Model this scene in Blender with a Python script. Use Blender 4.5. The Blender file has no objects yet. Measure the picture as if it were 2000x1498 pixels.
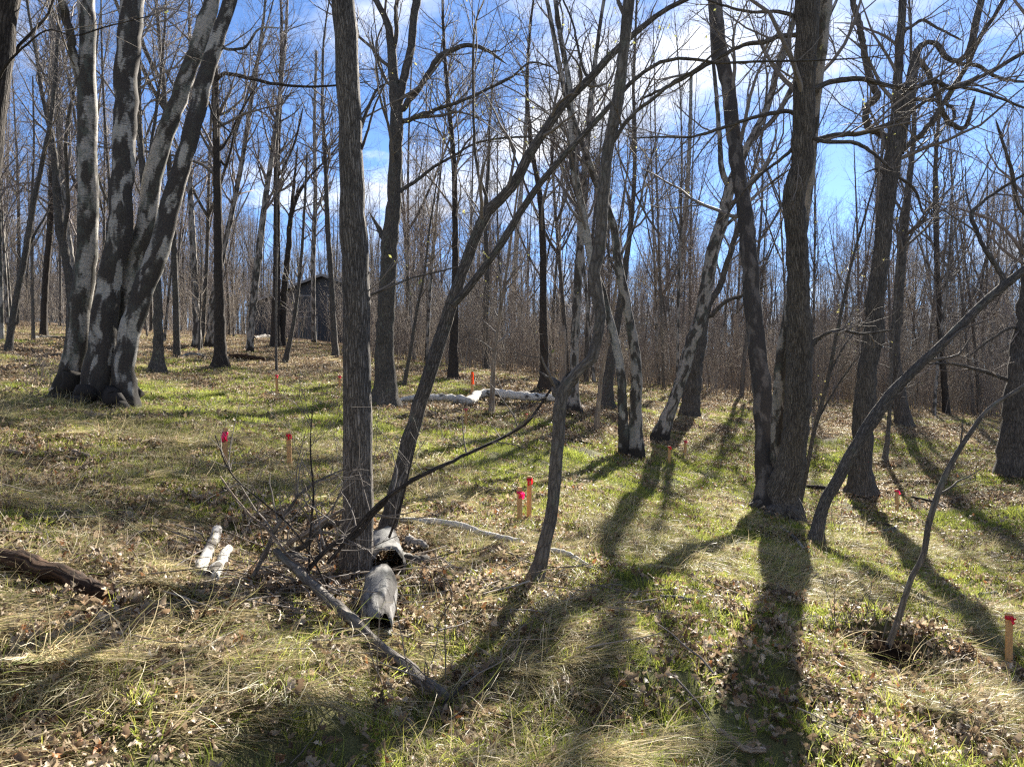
import bpy, math, random
import numpy as np
SEED = 11
rng = np.random.default_rng(SEED)
SC = bpy.context.scene
COL = SC.collection

# ------------------------------------------------------------------ camera, sky, sun, exposure
F, CX, CY, EYE = 1500.0, 1000.0, 749.0, 1.6          # lens of the photo in its own 2000 px frame
cam = bpy.data.cameras.new('camera'); cam_o = bpy.data.objects.new('camera', cam); COL.objects.link(cam_o)
cam.sensor_width = 36.0; cam.lens = 36.0 * F / 2000.0
cam.clip_start = 0.05; cam.clip_end = 3000
cam_o.location = (0, 0, EYE); cam_o.rotation_euler = (math.radians(90), 0, 0)
SC.camera = cam_o
SUN_AZ, SUN_EL = math.radians(21.5), math.radians(28.0)   # azimuth right of the view direction
SC.view_settings.view_transform = 'Standard'; SC.view_settings.look = 'None'
SC.view_settings.gamma = 1.0; SC.view_settings.use_curve_mapping = False
SC.view_settings.exposure = 2.3
SC.cycles.use_denoising = False
SC.cycles.max_bounces = 6; SC.cycles.transparent_max_bounces = 4
SC.cycles.sample_clamp_indirect = 4.0
SC.cycles.use_adaptive_sampling = False
SC.cycles.filter_width = 1.3

sun = bpy.data.lights.new('sun', 'SUN'); sun.energy = 5.0; sun.angle = math.radians(0.53); sun.color = (1.0, 0.93, 0.82)
sun_o = bpy.data.objects.new('sun', sun); COL.objects.link(sun_o)
sun_o.rotation_euler = (math.radians(90) - SUN_EL, 0, math.pi - SUN_AZ)

world = bpy.data.worlds.new('World'); SC.world = world; world.use_nodes = True
def build_world():
    nt = world.node_tree; N = nt.nodes; L = nt.links; N.clear()
    out = N.new('ShaderNodeOutputWorld'); bg = N.new('ShaderNodeBackground'); bg.inputs['Strength'].default_value = 0.05
    sky = N.new('ShaderNodeTexSky'); sky.sky_type = 'NISHITA'; sky.sun_disc = False
    sky.sun_elevation = SUN_EL; sky.sun_rotation = SUN_AZ
    sky.air_density = 0.6; sky.dust_density = 0.05; sky.ozone_density = 5.0; sky.altitude = 300
    tc = N.new('ShaderNodeTexCoord'); sep = N.new('ShaderNodeSeparateXYZ'); L.new(tc.outputs['Generated'], sep.inputs[0])
    def math_(op, a, b=None, clamp=False):
        m = N.new('ShaderNodeMath'); m.operation = op; m.use_clamp = clamp
        for k, v in enumerate((a, b)):
            if v is None: continue
            if isinstance(v, (int, float)): m.inputs[k].default_value = v
            else: L.new(v, m.inputs[k])
        return m.outputs[0]
    zz = math_('ADD', math_('MAXIMUM', sep.outputs['Z'], 0.0), 0.16)
    cx = math_('DIVIDE', sep.outputs['X'], zz); cy = math_('DIVIDE', sep.outputs['Y'], zz)
    comb = N.new('ShaderNodeCombineXYZ'); L.new(math_('ADD', cx, 0.3), comb.inputs[0]); L.new(cy, comb.inputs[1]); comb.inputs[2].default_value = 18.8
    n1 = N.new('ShaderNodeTexNoise'); n1.inputs['Scale'].default_value = 1.15; n1.inputs['Detail'].default_value = 7; n1.inputs['Roughness'].default_value = 0.58
    L.new(comb.outputs[0], n1.inputs['Vector'])
    ramp = N.new('ShaderNodeValToRGB'); ramp.color_ramp.elements[0].position = 0.52; ramp.color_ramp.elements[1].position = 0.66
    ramp.color_ramp.elements[0].color = (0, 0, 0, 1); ramp.color_ramp.elements[1].color = (1, 1, 1, 1)
    L.new(n1.outputs['Fac'], ramp.inputs[0])
    n2 = N.new('ShaderNodeTexNoise'); n2.inputs['Scale'].default_value = 3.0; n2.inputs['Detail'].default_value = 5
    L.new(comb.outputs[0], n2.inputs['Vector'])
    cc = N.new('ShaderNodeValToRGB'); cc.color_ramp.elements[0].position = 0.3; cc.color_ramp.elements[1].position = 0.7
    cc.color_ramp.elements[0].color = (4.6, 4.9, 5.5, 1); cc.color_ramp.elements[1].color = (7.5, 7.5, 7.6, 1)
    L.new(n2.outputs['Fac'], cc.inputs[0])
    mix = N.new('ShaderNodeMix'); mix.data_type = 'RGBA'
    L.new(ramp.outputs['Color'], mix.inputs[0]); L.new(sky.outputs[0], mix.inputs[6]); L.new(cc.outputs['Color'], mix.inputs[7])
    L.new(mix.outputs[2], bg.inputs['Color']); L.new(bg.outputs[0], out.inputs['Surface'])
build_world()

# ------------------------------------------------------------------ helpers: noise, terrain, projection
def _hash(ix, iy, s):
    h = (ix * 374761393 + iy * 668265263 + s * 982451653) & 0xFFFFFFFF
    h = ((h ^ (h >> 13)) * 1274126177) & 0xFFFFFFFF
    return ((h ^ (h >> 16)) & 0xFFFF) / 65535.0
def vnoise(x, y, s=0):
    x = np.asarray(x, float); y = np.asarray(y, float)
    ix = np.floor(x).astype(np.int64); iy = np.floor(y).astype(np.int64)
    fx = x - ix; fy = y - iy; fx = fx*fx*(3-2*fx); fy = fy*fy*(3-2*fy)
    a = _hash(ix, iy, s); b = _hash(ix+1, iy, s); c = _hash(ix, iy+1, s); d = _hash(ix+1, iy+1, s)
    return (a*(1-fx)+b*fx)*(1-fy) + (c*(1-fx)+d*fx)*fy
def fbm(x, y, s=0, o=3):
    r = 0; a = 1; t = 0
    for k in range(o):
        r = r + a*vnoise(np.asarray(x)*2**k, np.asarray(y)*2**k, s+17*k); t += a; a *= .5
    return r/t
def P(px, py, d): return np.array([(px-CX)/F*d, d, EYE+(CY-py)/F*d])
# ground seen in the photo: pixel and depth
GC = [(0,1498,2.64),(500,1498,2.9),(1000,1498,3.2),(1500,1498,3.62),(2000,1498,4.12),
 (0,1250,3.63),(500,1250,4.13),(1000,1250,4.79),(1500,1250,5.8),(2000,1250,7.15),
 (0,1100,4.7),(350,1100,5.27),(695,1130,5.6),(1050,1130,6.35),(1400,1120,7.95),(1590,1065,10.8),
 (0,900,7.8),(193,790,13.3),(0,760,14.5),(0,690,22),(0,655,34),(440,912,9.4),(565,918,10),(310,725,22),(432,720,24),(390,682,33),
 (540,676,36),(487,690,32),(660,700,33),(750,790,19.5),(920,775,24),(880,738,29),(1065,758,26),(1030,1020,9.0),(870,900,13.5),
 (1240,890,18.5),(1290,860,22),(1350,815,27),(1510,1015,13.2),(1682,967,18),(1970,1305,6.4),(1730,1288,5.65),(1985,930,18),(1760,828,27),
 (1850,806,38),(1430,765,40),(1120,745,38),(900,715,38),(700,690,40),(300,652,48),(1700,900,21),(1900,860,25),(1752,1006,15.2)]
GW = [(0,0,0),(-6,0,1.0),(6,0,-1.0),(0,-12,.1),(-15,-8,2.2),(15,-8,-1.9),(-30,10,4.4),(28,12,-2.6),
 (-45,50,6.4),(-20,60,5.3),(0,60,3.0),(20,60,1.1),(50,60,-1.0),(-70,110,9.0),(0,110,4.6),(70,110,0),
 (-200,0,12),(200,0,-6),(0,-200,0),(-200,220,11),(0,250,7),(200,220,0),(-500,500,12),(0,600,8),(500,500,2),(500,-300,-6),(-500,-300,9)]
_pts = np.array([(P(*g)[0], P(*g)[1], P(*g)[2]) for g in GC] + GW, float)
def warp(x, y):
    r = np.sqrt(x*x+y*y)+1e-6; k = np.log1p(r/5.0)/r
    return x*k, y*k
def _phi(r2): return 0.5*r2*np.log(r2+1e-12)
_wx, _wy = warp(_pts[:,0], _pts[:,1]); _n = len(_pts)
_A = np.zeros((_n+3, _n+3)); _A[:_n,:_n] = _phi((_wx[:,None]-_wx)**2+(_wy[:,None]-_wy)**2) + np.eye(_n)*0.02
_A[:_n,_n] = 1; _A[:_n,_n+1] = _wx; _A[:_n,_n+2] = _wy; _A[_n:,:_n] = _A[:_n,_n:].T
_w = np.linalg.solve(_A, np.concatenate([_pts[:,2], [0,0,0]]))
def smooth_h(x, y):
    x = np.atleast_1d(np.asarray(x, float)); y = np.atleast_1d(np.asarray(y, float)); sh = x.shape
    x = x.ravel(); y = y.ravel(); out = np.empty(len(x))
    for i in range(0, len(x), 40000):
        wx, wy = warp(x[i:i+40000], y[i:i+40000])
        out[i:i+40000] = _phi((wx[:,None]-_wx)**2+(wy[:,None]-_wy)**2)@_w[:_n] + _w[_n] + _w[_n+1]*wx + _w[_n+2]*wy
    return out.reshape(sh)
def ground(x, y):
    x = np.atleast_1d(np.asarray(x, float)); y = np.atleast_1d(np.asarray(y, float))
    d = np.sqrt(x*x+y*y)
    b = (fbm(x*.55, y*.55, 3)-.5)*.26 + (fbm(x*1.5, y*1.5, 9)-.5)*.22*np.exp(-d/28) + (fbm(x*3.1, y*3.1, 23, 2)-.5)*.13*np.exp(-d/30)
    mound = .22*np.exp(-(((x-3.05)/.5)**2+((y-6.2)/.3)**2)) - .22*np.exp(-(((x+1.9)/.9)**2+((y-6.4)/.7)**2))
    return smooth_h(x, y) + b + mound
def g1(x, y): return float(ground(x, y)[0])
def depth_at(px, py, dmax=140):
    ds = np.concatenate([np.arange(2.0, 40, .08), np.arange(40, dmax, .5)])
    X = (px-CX)/F*ds; Z = EYE+(CY-py)/F*ds
    hit = np.nonzero(Z < ground(X, ds))[0]
    return float(ds[hit[0]]) if len(hit) else dmax
def onground(px, py):
    d = depth_at(px, py); return P(px, py, d), d

# ------------------------------------------------------------------ mesh building
def link_mesh(name, V, Q, mat, parent=None, attrs=None, smooth=True, link=True):
    me = bpy.data.meshes.new(name)
    V = np.asarray(V, np.float32); Q = np.asarray(Q, np.int32)
    if Q.size == 0: Q = Q.reshape(0, 4)
    n, k = Q.shape
    me.vertices.add(len(V)); me.vertices.foreach_set('co', V.ravel())
    me.loops.add(n*k); me.loops.foreach_set('vertex_index', Q.ravel())
    me.polygons.add(n); me.polygons.foreach_set('loop_start', np.arange(n, dtype=np.int32)*k)
    me.polygons.foreach_set('use_smooth', np.full(n, smooth))
    for an, (tp, data) in (attrs or {}).items():
        a = me.attributes.new(an, tp, 'POINT')
        key = {'FLOAT_VECTOR': 'vector', 'FLOAT_COLOR': 'color', 'FLOAT': 'value', 'INT': 'value'}[tp]
        a.data.foreach_set(key, np.asarray(data, np.int32 if tp == 'INT' else np.float32).ravel())
    me.update(calc_edges=True); me.materials.append(mat)
    o = bpy.data.objects.new(name, me)
    if link: COL.objects.link(o)
    if parent is not None: o.parent = parent
    return o
class Geo:
    def __init__(s): s.V = []; s.Q = []; s.B = []; s.n = 0
    def add(s, V, Q, B):
        s.V.append(V); s.Q.append(Q+s.n); s.B.append(B); s.n += len(V)
    def obj(s, name, mat, parent=None, origin=None, **k):
        V = np.concatenate(s.V)
        if origin is not None: V = V-np.asarray(origin)
        return link_mesh(name, V, np.concatenate(s.Q), mat, parent, {'bark': ('FLOAT_VECTOR', np.concatenate(s.B))}, **k)
def nrm(v): return v/np.maximum(np.linalg.norm(v, axis=-1, keepdims=True), 1e-9)
def tubes(paths, radii, sides, lump=None, seed=0):
    """many tubes at once: paths [M,P,3], radii [M,P]"""
    paths = np.asarray(paths, float); radii = np.asarray(radii, float)
    M, Pn, _ = paths.shape
    T = nrm(np.gradient(paths, axis=1))
    ref = np.where(np.abs(T[:,0,2:3]) < .9, np.array([[0,0,1.]]), np.array([[1.,0,0]]))
    U = nrm(np.cross(T[:,0], ref)); Us = [U]
    for i in range(1, Pn):
        U = nrm(U - (U*T[:,i]).sum(-1, keepdims=True)*T[:,i]); Us.append(U)
    U = np.stack(Us, 1); W = np.cross(T, U)
    th = np.arange(sides)/sides*2*math.pi
    c = np.cos(th); s = np.sin(th)
    R = np.broadcast_to(radii[:,:,None], (M, Pn, sides))
    if lump is not None: R = R*lump
    ring = U[:,:,None,:]*c[None,None,:,None] + W[:,:,None,:]*s[None,None,:,None]
    V = paths[:,:,None,:] + ring*R[...,None]
    ln = np.concatenate([np.zeros((M,1)), np.cumsum(np.linalg.norm(np.diff(paths, axis=1), axis=-1), 1)], 1)
    r2 = np.random.default_rng(seed+M*7+Pn)
    off = r2.random((M,1,1,3))*40
    B = np.stack([np.broadcast_to(c, R.shape)*radii[:,:,None], np.broadcast_to(s, R.shape)*radii[:,:,None],
                  np.broadcast_to(ln[:,:,None], R.shape)], -1) + off
    idx = np.arange(M*Pn*sides).reshape(M, Pn, sides)
    a = idx[:,:-1,:]; b = np.roll(a, -1, 2); d = idx[:,1:,:]; e = np.roll(d, -1, 2)
    Q = np.stack([a, b, e, d], -1).reshape(-1, 4)
    return V.reshape(-1, 3), Q, B.reshape(-1, 3)
def resample(pts, rad, n):
    pts = np.asarray(pts, float); rad = np.asarray(rad, float)
    s = np.concatenate([[0], np.cumsum(np.linalg.norm(np.diff(pts, axis=0), axis=1))])
    m = len(pts)                                  # Catmull-Rom through the traced points
    t = np.linspace(0, s[-1], n); i = np.clip(np.searchsorted(s, t, side='right')-1, 0, m-2)
    h = np.maximum(s[i+1]-s[i], 1e-6); u = ((t-s[i])/h)[:,None]
    tan = np.gradient(pts, np.maximum.accumulate(s+np.arange(m)*1e-6), axis=0)
    p0 = pts[i]; p1 = pts[i+1]; m0 = tan[i]*h[:,None]; m1 = tan[i+1]*h[:,None]
    out = (2*u**3-3*u**2+1)*p0+(u**3-2*u**2+u)*m0+(-2*u**3+3*u**2)*p1+(u**3-u**2)*m1
    return out, np.interp(t, s, rad)
def sample(paths, rad, idx, t):
    n = paths.shape[1]; f = np.clip(t, 0, .9999)*(n-1); i = f.astype(int); w = (f-i)[:,None]
    pos = paths[idx,i]*(1-w)+paths[idx,i+1]*w; tan = nrm(paths[idx,i+1]-paths[idx,i])
    r = rad[idx,i]*(1-w[:,0])+rad[idx,i+1]*w[:,0]
    return pos, tan, r
def grow(R, paths, rad, idx, t, length, ang, npts, up=.1, wig=.12, ratio=.5, rmax=.05, rmin=.002, tip=.35, flat=0):
    pos, tan, r = sample(paths, rad, idx, t); m = len(idx)
    q = R.normal(size=(m,3)); q[:,2] *= (1-flat); q = nrm(q-(q*tan).sum(1, keepdims=True)*tan)
    d = nrm(tan*np.cos(ang)[:,None]+q*np.sin(ang)[:,None])
    out = [pos]; step = (length/(npts-1))[:,None]
    drift = R.normal(size=(m,3))*wig*.6
    for k in range(npts-1):
        d = nrm(d+np.array([0,0,1.])*up+R.normal(size=(m,3))*wig+drift)
        pos = pos+d*step; out.append(pos)
    r0 = np.clip(r*ratio, rmin, rmax)
    s = np.linspace(0, 1, npts)[None,:]
    rr = r0[:,None]*(1-s*(1-tip))
    return np.stack(out, 1), rr
def plen(p): return np.linalg.norm(np.diff(p, axis=1), axis=-1).sum(1)
def kids(R, paths, per_m, tlo=.15, cap=None):
    L = plen(paths); n = np.floor(L*per_m+R.random(len(L))).astype(int)
    idx = np.repeat(np.arange(len(L)), n); t = tlo+(1-tlo)*R.random(len(idx))
    return idx, t, L
def make_crown(R, geo, S, Sr, limbs, n1, hmin, len1, ang1=.8, up1=.1, d2=2.2, d3=5.0, d4=4.0, wig=.14, tips=None, thin=1.0):
    """branches, twigs and fine twigs on stems S [n,24,3] and traced limbs (list of (path, rad))"""
    A = []; AR = []
    if n1:
        cand_i = R.integers(0, len(S), n1*8); cand_t = R.random(n1*8)**.8*.97
        pos, _, rr = sample(S, Sr, cand_i, cand_t)
        gz = pos[:,2]-S[cand_i,0,2]
        ok = np.nonzero(gz > hmin)[0][:n1]
        ii, tt = cand_i[ok], cand_t[ok]
        H = S[ii,-1,2]-S[ii,0,2]
        rel = np.clip((gz[ok]-hmin)/np.maximum(H-hmin, .1), 0, 1)
        L = len1*(1.1-.75*rel)*R.uniform(.55, 1.25, len(ok))
        p, r = grow(R, S, Sr, ii, tt, L, ang1*R.uniform(.7, 1.3, len(ok)), 9, up=up1, wig=wig, ratio=.42, rmax=.05, rmin=.006, tip=.22)
        geo.add(*tubes(p, r, 6, seed=R.integers(1e6))); A.append(p); AR.append(r)
    for lp, lr in limbs:
        p, r = resample(lp, lr, 9); A.append(p[None]); AR.append(r[None])
    if not A: return
    A = np.concatenate(A); AR = np.concatenate(AR)
    i, t, L = kids(R, A, d2, .12)
    p2, r2 = grow(R, A, AR, i, t, L[i]*.42*(1.15-.6*t)*R.uniform(.6, 1.3, len(i))+.15, R.uniform(.5, 1.0, len(i)), 6, up=up1*.8, wig=wig, ratio=.55, rmax=.018, rmin=.0034*thin, tip=.4)
    geo.add(*tubes(p2, r2, 4, seed=R.integers(1e6)))
    i, t, L = kids(R, p2, d3, .12)
    p3, r3 = grow(R, p2, r2, i, t, L[i]*.45*R.uniform(.5, 1.3, len(i))+.08, R.uniform(.45, .95, len(i)), 4, up=up1*.7, wig=wig, ratio=.6, rmax=.006, rmin=.002*thin, tip=.5)
    geo.add(*tubes(p3, r3, 3, seed=R.integers(1e6)))
    if d4:
        i, t, L = kids(R, p3, d4, .2)
        p4, r4 = grow(R, p3, r3, i, t, L[i]*.5*R.uniform(.5, 1.3, len(i))+.04, R.uniform(.45, .95, len(i)), 3, up=up1*.6, wig=wig, ratio=.7, rmax=.003, rmin=.0014*thin, tip=.6)
        geo.add(*tubes(p4, r4, 3, seed=R.integers(1e6)))
        if tips is not None: tips.append(p4[:,-1])
    if tips is not None: tips.append(p3[:,-1])

# ------------------------------------------------------------------ materials
def new_mat(name):
    m = bpy.data.materials.new(name); m.use_nodes = True; nt = m.node_tree; nt.nodes.clear()
    return m, nt, nt.nodes, nt.links
def ramp_node(N, stops):
    r = N.new('ShaderNodeValToRGB'); cr = r.color_ramp
    while len(cr.elements) < len(stops): cr.elements.new(.5)
    for e, (p, c) in zip(cr.elements, stops): e.position = p; e.color = (*c, 1)
    return r
def attr_vec(N, L, scale, name='bark', loc=(0,0,0)):
    a = N.new('ShaderNodeAttribute'); a.attribute_name = name
    mp = N.new('ShaderNodeMapping'); mp.inputs['Scale'].default_value = scale; mp.inputs['Location'].default_value = loc
    L.new(a.outputs['Vector'], mp.inputs['Vector']); return mp.outputs[0]
def noise(N, L, vec, scale, detail=4, rough=.55, dist=0):
    n = N.new('ShaderNodeTexNoise'); n.inputs['Scale'].default_value = scale; n.inputs['Detail'].default_value = detail
    n.inputs['Roughness'].default_value = rough; n.inputs['Distortion'].default_value = dist
    if vec is not None: L.new(vec, n.inputs['Vector'])
    return n.outputs['Fac']
def mixc(N, L, fac, a, b, mode='MIX'):
    m = N.new('ShaderNodeMix'); m.data_type = 'RGBA'; m.blend_type = mode
    for s, v in ((0, fac), (6, a), (7, b)):
        if isinstance(v, (int, float)): m.inputs[s].default_value = v
        elif isinstance(v, tuple): m.inputs[s].default_value = (*v, 1)
        else: L.new(v, m.inputs[s])
    return m.outputs[2]
def finish(N, L, col, rough=.85, bump=None, bstr=.6, bdist=.01, spec=.25):
    p = N.new('ShaderNodeBsdfPrincipled'); o = N.new('ShaderNodeOutputMaterial')
    if isinstance(col, tuple): p.inputs['Base Color'].default_value = (*col, 1)
    else: L.new(col, p.inputs['Base Color'])
    p.inputs['Roughness'].default_value = rough; p.inputs['Specular IOR Level'].default_value = spec
    if bump is not None:
        b = N.new('ShaderNodeBump'); b.inputs['Strength'].default_value = bstr; b.inputs['Distance'].default_value = bdist
        L.new(bump, b.inputs['Height']); L.new(b.outputs[0], p.inputs['Normal'])
    L.new(p.outputs[0], o.inputs['Surface'])
def bark_furrow(name, dark, mid, light, scale=38.0, stretch=.11, lichen=0.0):
    m, nt, N, L = new_mat(name)
    v = attr_vec(N, L, (1, 1, stretch))
    wob = noise(N, L, attr_vec(N, L, (1, 1, .6)), 14, 3)
    add = N.new('ShaderNodeVectorMath'); add.operation = 'MULTIPLY_ADD'
    L.new(wob, add.inputs[0]); add.inputs[1].default_value = (.035, .035, .035); L.new(v, add.inputs[2])
    vo = N.new('ShaderNodeTexVoronoi'); vo.feature = 'DISTANCE_TO_EDGE'; vo.inputs['Scale'].default_value = scale
    L.new(add.outputs[0], vo.inputs['Vector'])
    fine = noise(N, L, attr_vec(N, L, (1, 1, .35)), scale*2.2, 5, .65)
    mm = N.new('ShaderNodeMath'); mm.operation = 'MULTIPLY_ADD'
    L.new(fine, mm.inputs[0]); mm.inputs[1].default_value = .35; L.new(vo.outputs['Distance'], mm.inputs[2])
    r = ramp_node(N, [(.14, dark), (.32, mid), (.62, light)]); L.new(mm.outputs[0], r.inputs[0])
    big = noise(N, L, attr_vec(N, L, (1, 1, .5)), 4, 3)
    rb = ramp_node(N, [(.3, (.72, .72, .74)), (.7, (1.15, 1.12, 1.08))]); L.new(big, rb.inputs[0])
    c = mixc(N, L, 1.0, r.outputs[0], rb.outputs[0], 'MULTIPLY')
    if lichen:
        ln = noise(N, L, attr_vec(N, L, (1, 1, .7)), 9, 5, .7)
        rl = ramp_node(N, [(.56, (0, 0, 0)), (.68, (lichen,)*3)]); L.new(ln, rl.inputs[0])
        c = mixc(N, L, rl.outputs[0], c, (.17, .2, .15))
    finish(N, L, c, .9, mm.outputs[0], .9, .018, .15)
    return m
def bark_birch(name, white, grey, dark, cover=.5, lichen=.0, sc=1.0):
    """cover: share of dark; big ragged zones of white and dark with thin cross marks"""
    m, nt, N, L = new_mat(name)
    p = noise(N, L, attr_vec(N, L, (1, 1, .38)), 4.2*sc, 3, .5, .3)
    rag = noise(N, L, attr_vec(N, L, (1, 1, 9)), 11*sc, 5, .7)
    fine = noise(N, L, attr_vec(N, L, (1, 1, 5)), 34*sc, 4, .65)
    speck = noise(N, L, attr_vec(N, L, (1, 1, .8)), 60*sc, 3, .6)
    def mad(a, k, b):
        q = N.new('ShaderNodeMath'); q.operation = 'MULTIPLY_ADD'; L.new(a, q.inputs[0]); q.inputs[1].default_value = k
        if isinstance(b, float): q.inputs[2].default_value = b
        else: L.new(b, q.inputs[2])
        return q.outputs[0]
    mm = mad(rag, .32, p)
    t = .66+(.5-cover)*.5
    r = ramp_node(N, [(t-.03, (0, 0, 0)), (t+.03, (1, 1, 1))]); L.new(mm, r.inputs[0])
    rw = ramp_node(N, [(.3, grey), (.62, white)]); L.new(fine, rw.inputs[0])
    rd = ramp_node(N, [(.3, tuple(.5*c for c in dark)), (.55, dark), (.75, tuple(2.2*c for c in dark))]); L.new(mad(speck, .6, mad(fine, .5, 0.0)), rd.inputs[0])
    c = mixc(N, L, r.outputs[0], rw.outputs[0], rd.outputs[0])
    ll = noise(N, L, attr_vec(N, L, (1, 1, 20), loc=(3, 1, 2)), 6*sc, 2, .5)
    rl = ramp_node(N, [(.6, (0, 0, 0)), (.66, (.8,)*3)]); L.new(ll, rl.inputs[0])
    c = mixc(N, L, rl.outputs[0], c, tuple(.9*x for x in dark))
    if lichen:
        ln = noise(N, L, attr_vec(N, L, (1, 1, .6), loc=(7, 5, 1)), 7, 6, .75)
        r3 = ramp_node(N, [(.5, (0, 0, 0)), (.6, (lichen,)*3)]); L.new(ln, r3.inputs[0])
        c = mixc(N, L, r3.outputs[0], c, (.11, .125, .105))
    fa = N.new('ShaderNodeAttribute'); fa.attribute_name = 'foot'
    fr = ramp_node(N, [(.78, (0, 0, 0)), (1.0, (1, 1, 1))]); L.new(mad(p, .9, fa.outputs['Fac']), fr.inputs[0])
    c = mixc(N, L, fr.outputs[0], c, tuple(.6*x for x in dark))
    finish(N, L, c, .85, mad(speck, .25, mm), .8, .012, .15)
    return m
M = {}
M['furrow'] = bark_furrow('bark_grey_furrowed', (.034, .031, .028), (.125, .114, .102), (.26, .242, .22), 62, .1)
M['oak'] = bark_furrow('bark_dark_furrowed', (.026, .024, .022), (.1, .091, .081), (.195, .178, .158), 46, .08)
M['maple'] = bark_furrow('bark_brown_grey', (.028, .026, .023), (.096, .088, .079), (.18, .166, .15), 55, .14, .35)
M['smooth'] = bark_furrow('bark_smooth_grey', (.066, .06, .053), (.132, .121, .109), (.195, .18, .162), 30, .25, .3)
M['dark'] = bark_furrow('bark_near_black', (.016, .014, .012), (.055, .047, .041), (.105, .092, .08), 60, .12)
M['cherry'] = bark_birch('bark_banded_grey', (.15, .132, .115), (.1, .088, .078), (.05, .044, .039), .6, .0, 1.4)
M['birch'] = bark_birch('bark_white_birch', (.34, .312, .28), (.2, .18, .16), (.055, .048, .042), .5, .45, 1.7)
M['birch_old'] = bark_birch('bark_old_birch', (.42, .4, .365), (.25, .235, .215), (.05, .044, .04), .62, .2, 1.1)
M['birch_grey'] = bark_birch('bark_grey_birch', (.42, .395, .36), (.22, .205, .185), (.055, .049, .043), .55, .6, 1.0)
M['birch_log'] = bark_birch('bark_fallen_birch', (.6, .58, .53), (.4, .37, .33), (.06, .052, .045), .32, .1, 1.8)
M['birch_shell'] = bark_birch('bark_weathered_birch', (.25, .245, .235), (.11, .107, .1), (.045, .041, .038), .46, .3, 2.2)
M['pale_dead'] = bark_furrow('weathered_dead_wood', (.12, .09, .065), (.3, .245, .19), (.46, .4, .33), 40, .05)
M['rotten'] = bark_furrow('rotten_wood', (.014, .009, .006), (.06, .036, .022), (.13, .08, .05), 34, .06)
def twig_mat(name, a, b):
    m, nt, N, L = new_mat(name)
    oi = N.new('ShaderNodeObjectInfo'); n = noise(N, L, attr_vec(N, L, (1, 1, .3)), 3, 2)
    r = ramp_node(N, [(.3, a), (.7, b)]); L.new(n, r.inputs[0])
    hs = N.new('ShaderNodeHueSaturation'); L.new(r.outputs[0], hs.inputs['Color'])
    mr = N.new('ShaderNodeMapRange'); mr.inputs[3].default_value = .75; mr.inputs[4].default_value = 1.3
    L.new(oi.outputs['Random'], mr.inputs[0]); L.new(mr.outputs[0], hs.inputs['Value'])
    finish(N, L, hs.outputs[0], .75, None, spec=.08); return m
M['twig'] = twig_mat('twig_brown', (.115, .1, .088), (.21, .188, .168))
M['twig_red'] = twig_mat('twig_reddish', (.145, .12, .108), (.245, .21, .19))
M['twig_pale'] = twig_mat('twig_pale', (.2, .165, .13), (.35, .3, .24))
M['inner'] = twig_mat('inner_bark_dark', (.03, .024, .02), (.07, .055, .045))
def leafy(name, transl=.4, rough=.55, spec=.3, tint=1.0, vr=(.75, 1.25)):
    m, nt, N, L = new_mat(name)
    a = N.new('ShaderNodeAttribute'); a.attribute_name = 'tone'
    oi = N.new('ShaderNodeObjectInfo'); hs = N.new('ShaderNodeHueSaturation'); L.new(a.outputs['Color'], hs.inputs['Color'])
    mr = N.new('ShaderNodeMapRange'); mr.inputs[3].default_value = vr[0]; mr.inputs[4].default_value = vr[1]
    L.new(oi.outputs['Random'], mr.inputs[0]); L.new(mr.outputs[0], hs.inputs['Value'])
    p = N.new('ShaderNodeBsdfPrincipled'); L.new(hs.outputs[0], p.inputs['Base Color'])
    p.inputs['Roughness'].default_value = rough; p.inputs['Specular IOR Level'].default_value = spec
    t = N.new('ShaderNodeBsdfTranslucent'); L.new(hs.outputs[0], t.inputs['Color'])
    mx = N.new('ShaderNodeMixShader'); mx.inputs[0].default_value = transl
    L.new(p.outputs[0], mx.inputs[1]); L.new(t.outputs[0], mx.inputs[2])
    o = N.new('ShaderNodeOutputMaterial'); L.new(mx.outputs[0], o.inputs['Surface']); return m
M['leaf'] = leafy('dead_leaf', .3, .55, .25)
M['grass'] = leafy('green_grass_blade', .55, .45, .35)
M['straw'] = leafy('dry_grass_blade', .35, .5, .3, vr=(.7, 1.2))
M['bud'] = leafy('young_leaf', .5, .5, .3)
def plain(name, c, rough=.7, var=.2, scale=20, spec=.25):
    m, nt, N, L = new_mat(name); tc = N.new('ShaderNodeTexCoord')
    n = noise(N, L, tc.outputs['Object'], scale, 4)
    r = ramp_node(N, [(.25, tuple(x*(1-var) for x in c)), (.75, tuple(x*(1+var) for x in c))]); L.new(n, r.inputs[0])
    finish(N, L, r.outputs[0], rough, n, .5, .01, spec); return m
def wood_stake():
    m, nt, N, L = new_mat('sawn_lath_wood'); tc = N.new('ShaderNodeTexCoord')
    mp = N.new('ShaderNodeMapping'); mp.inputs['Scale'].default_value = (14, 14, 1.2); L.new(tc.outputs['Object'], mp.inputs[0])
    n = noise(N, L, mp.outputs[0], 6, 4); r = ramp_node(N, [(.3, (.42, .24, .1)), (.7, (.58, .36, .17))]); L.new(n, r.inputs[0])
    finish(N, L, r.outputs[0], .75, n, .2, .003); return m
M['stake'] = wood_stake()
def tape(name, c):
    m, nt, N, L = new_mat(name); p = N.new('ShaderNodeBsdfPrincipled'); p.inputs['Base Color'].default_value = (*c, 1); p.inputs['Roughness'].default_value = .4
    t = N.new('ShaderNodeBsdfTranslucent'); t.inputs['Color'].default_value = (*c, 1); mx = N.new('ShaderNodeMixShader'); mx.inputs[0].default_value = .65
    L.new(p.outputs[0], mx.inputs[1]); L.new(t.outputs[0], mx.inputs[2]); o = N.new('ShaderNodeOutputMaterial'); L.new(mx.outputs[0], o.inputs['Surface']); return m
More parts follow.
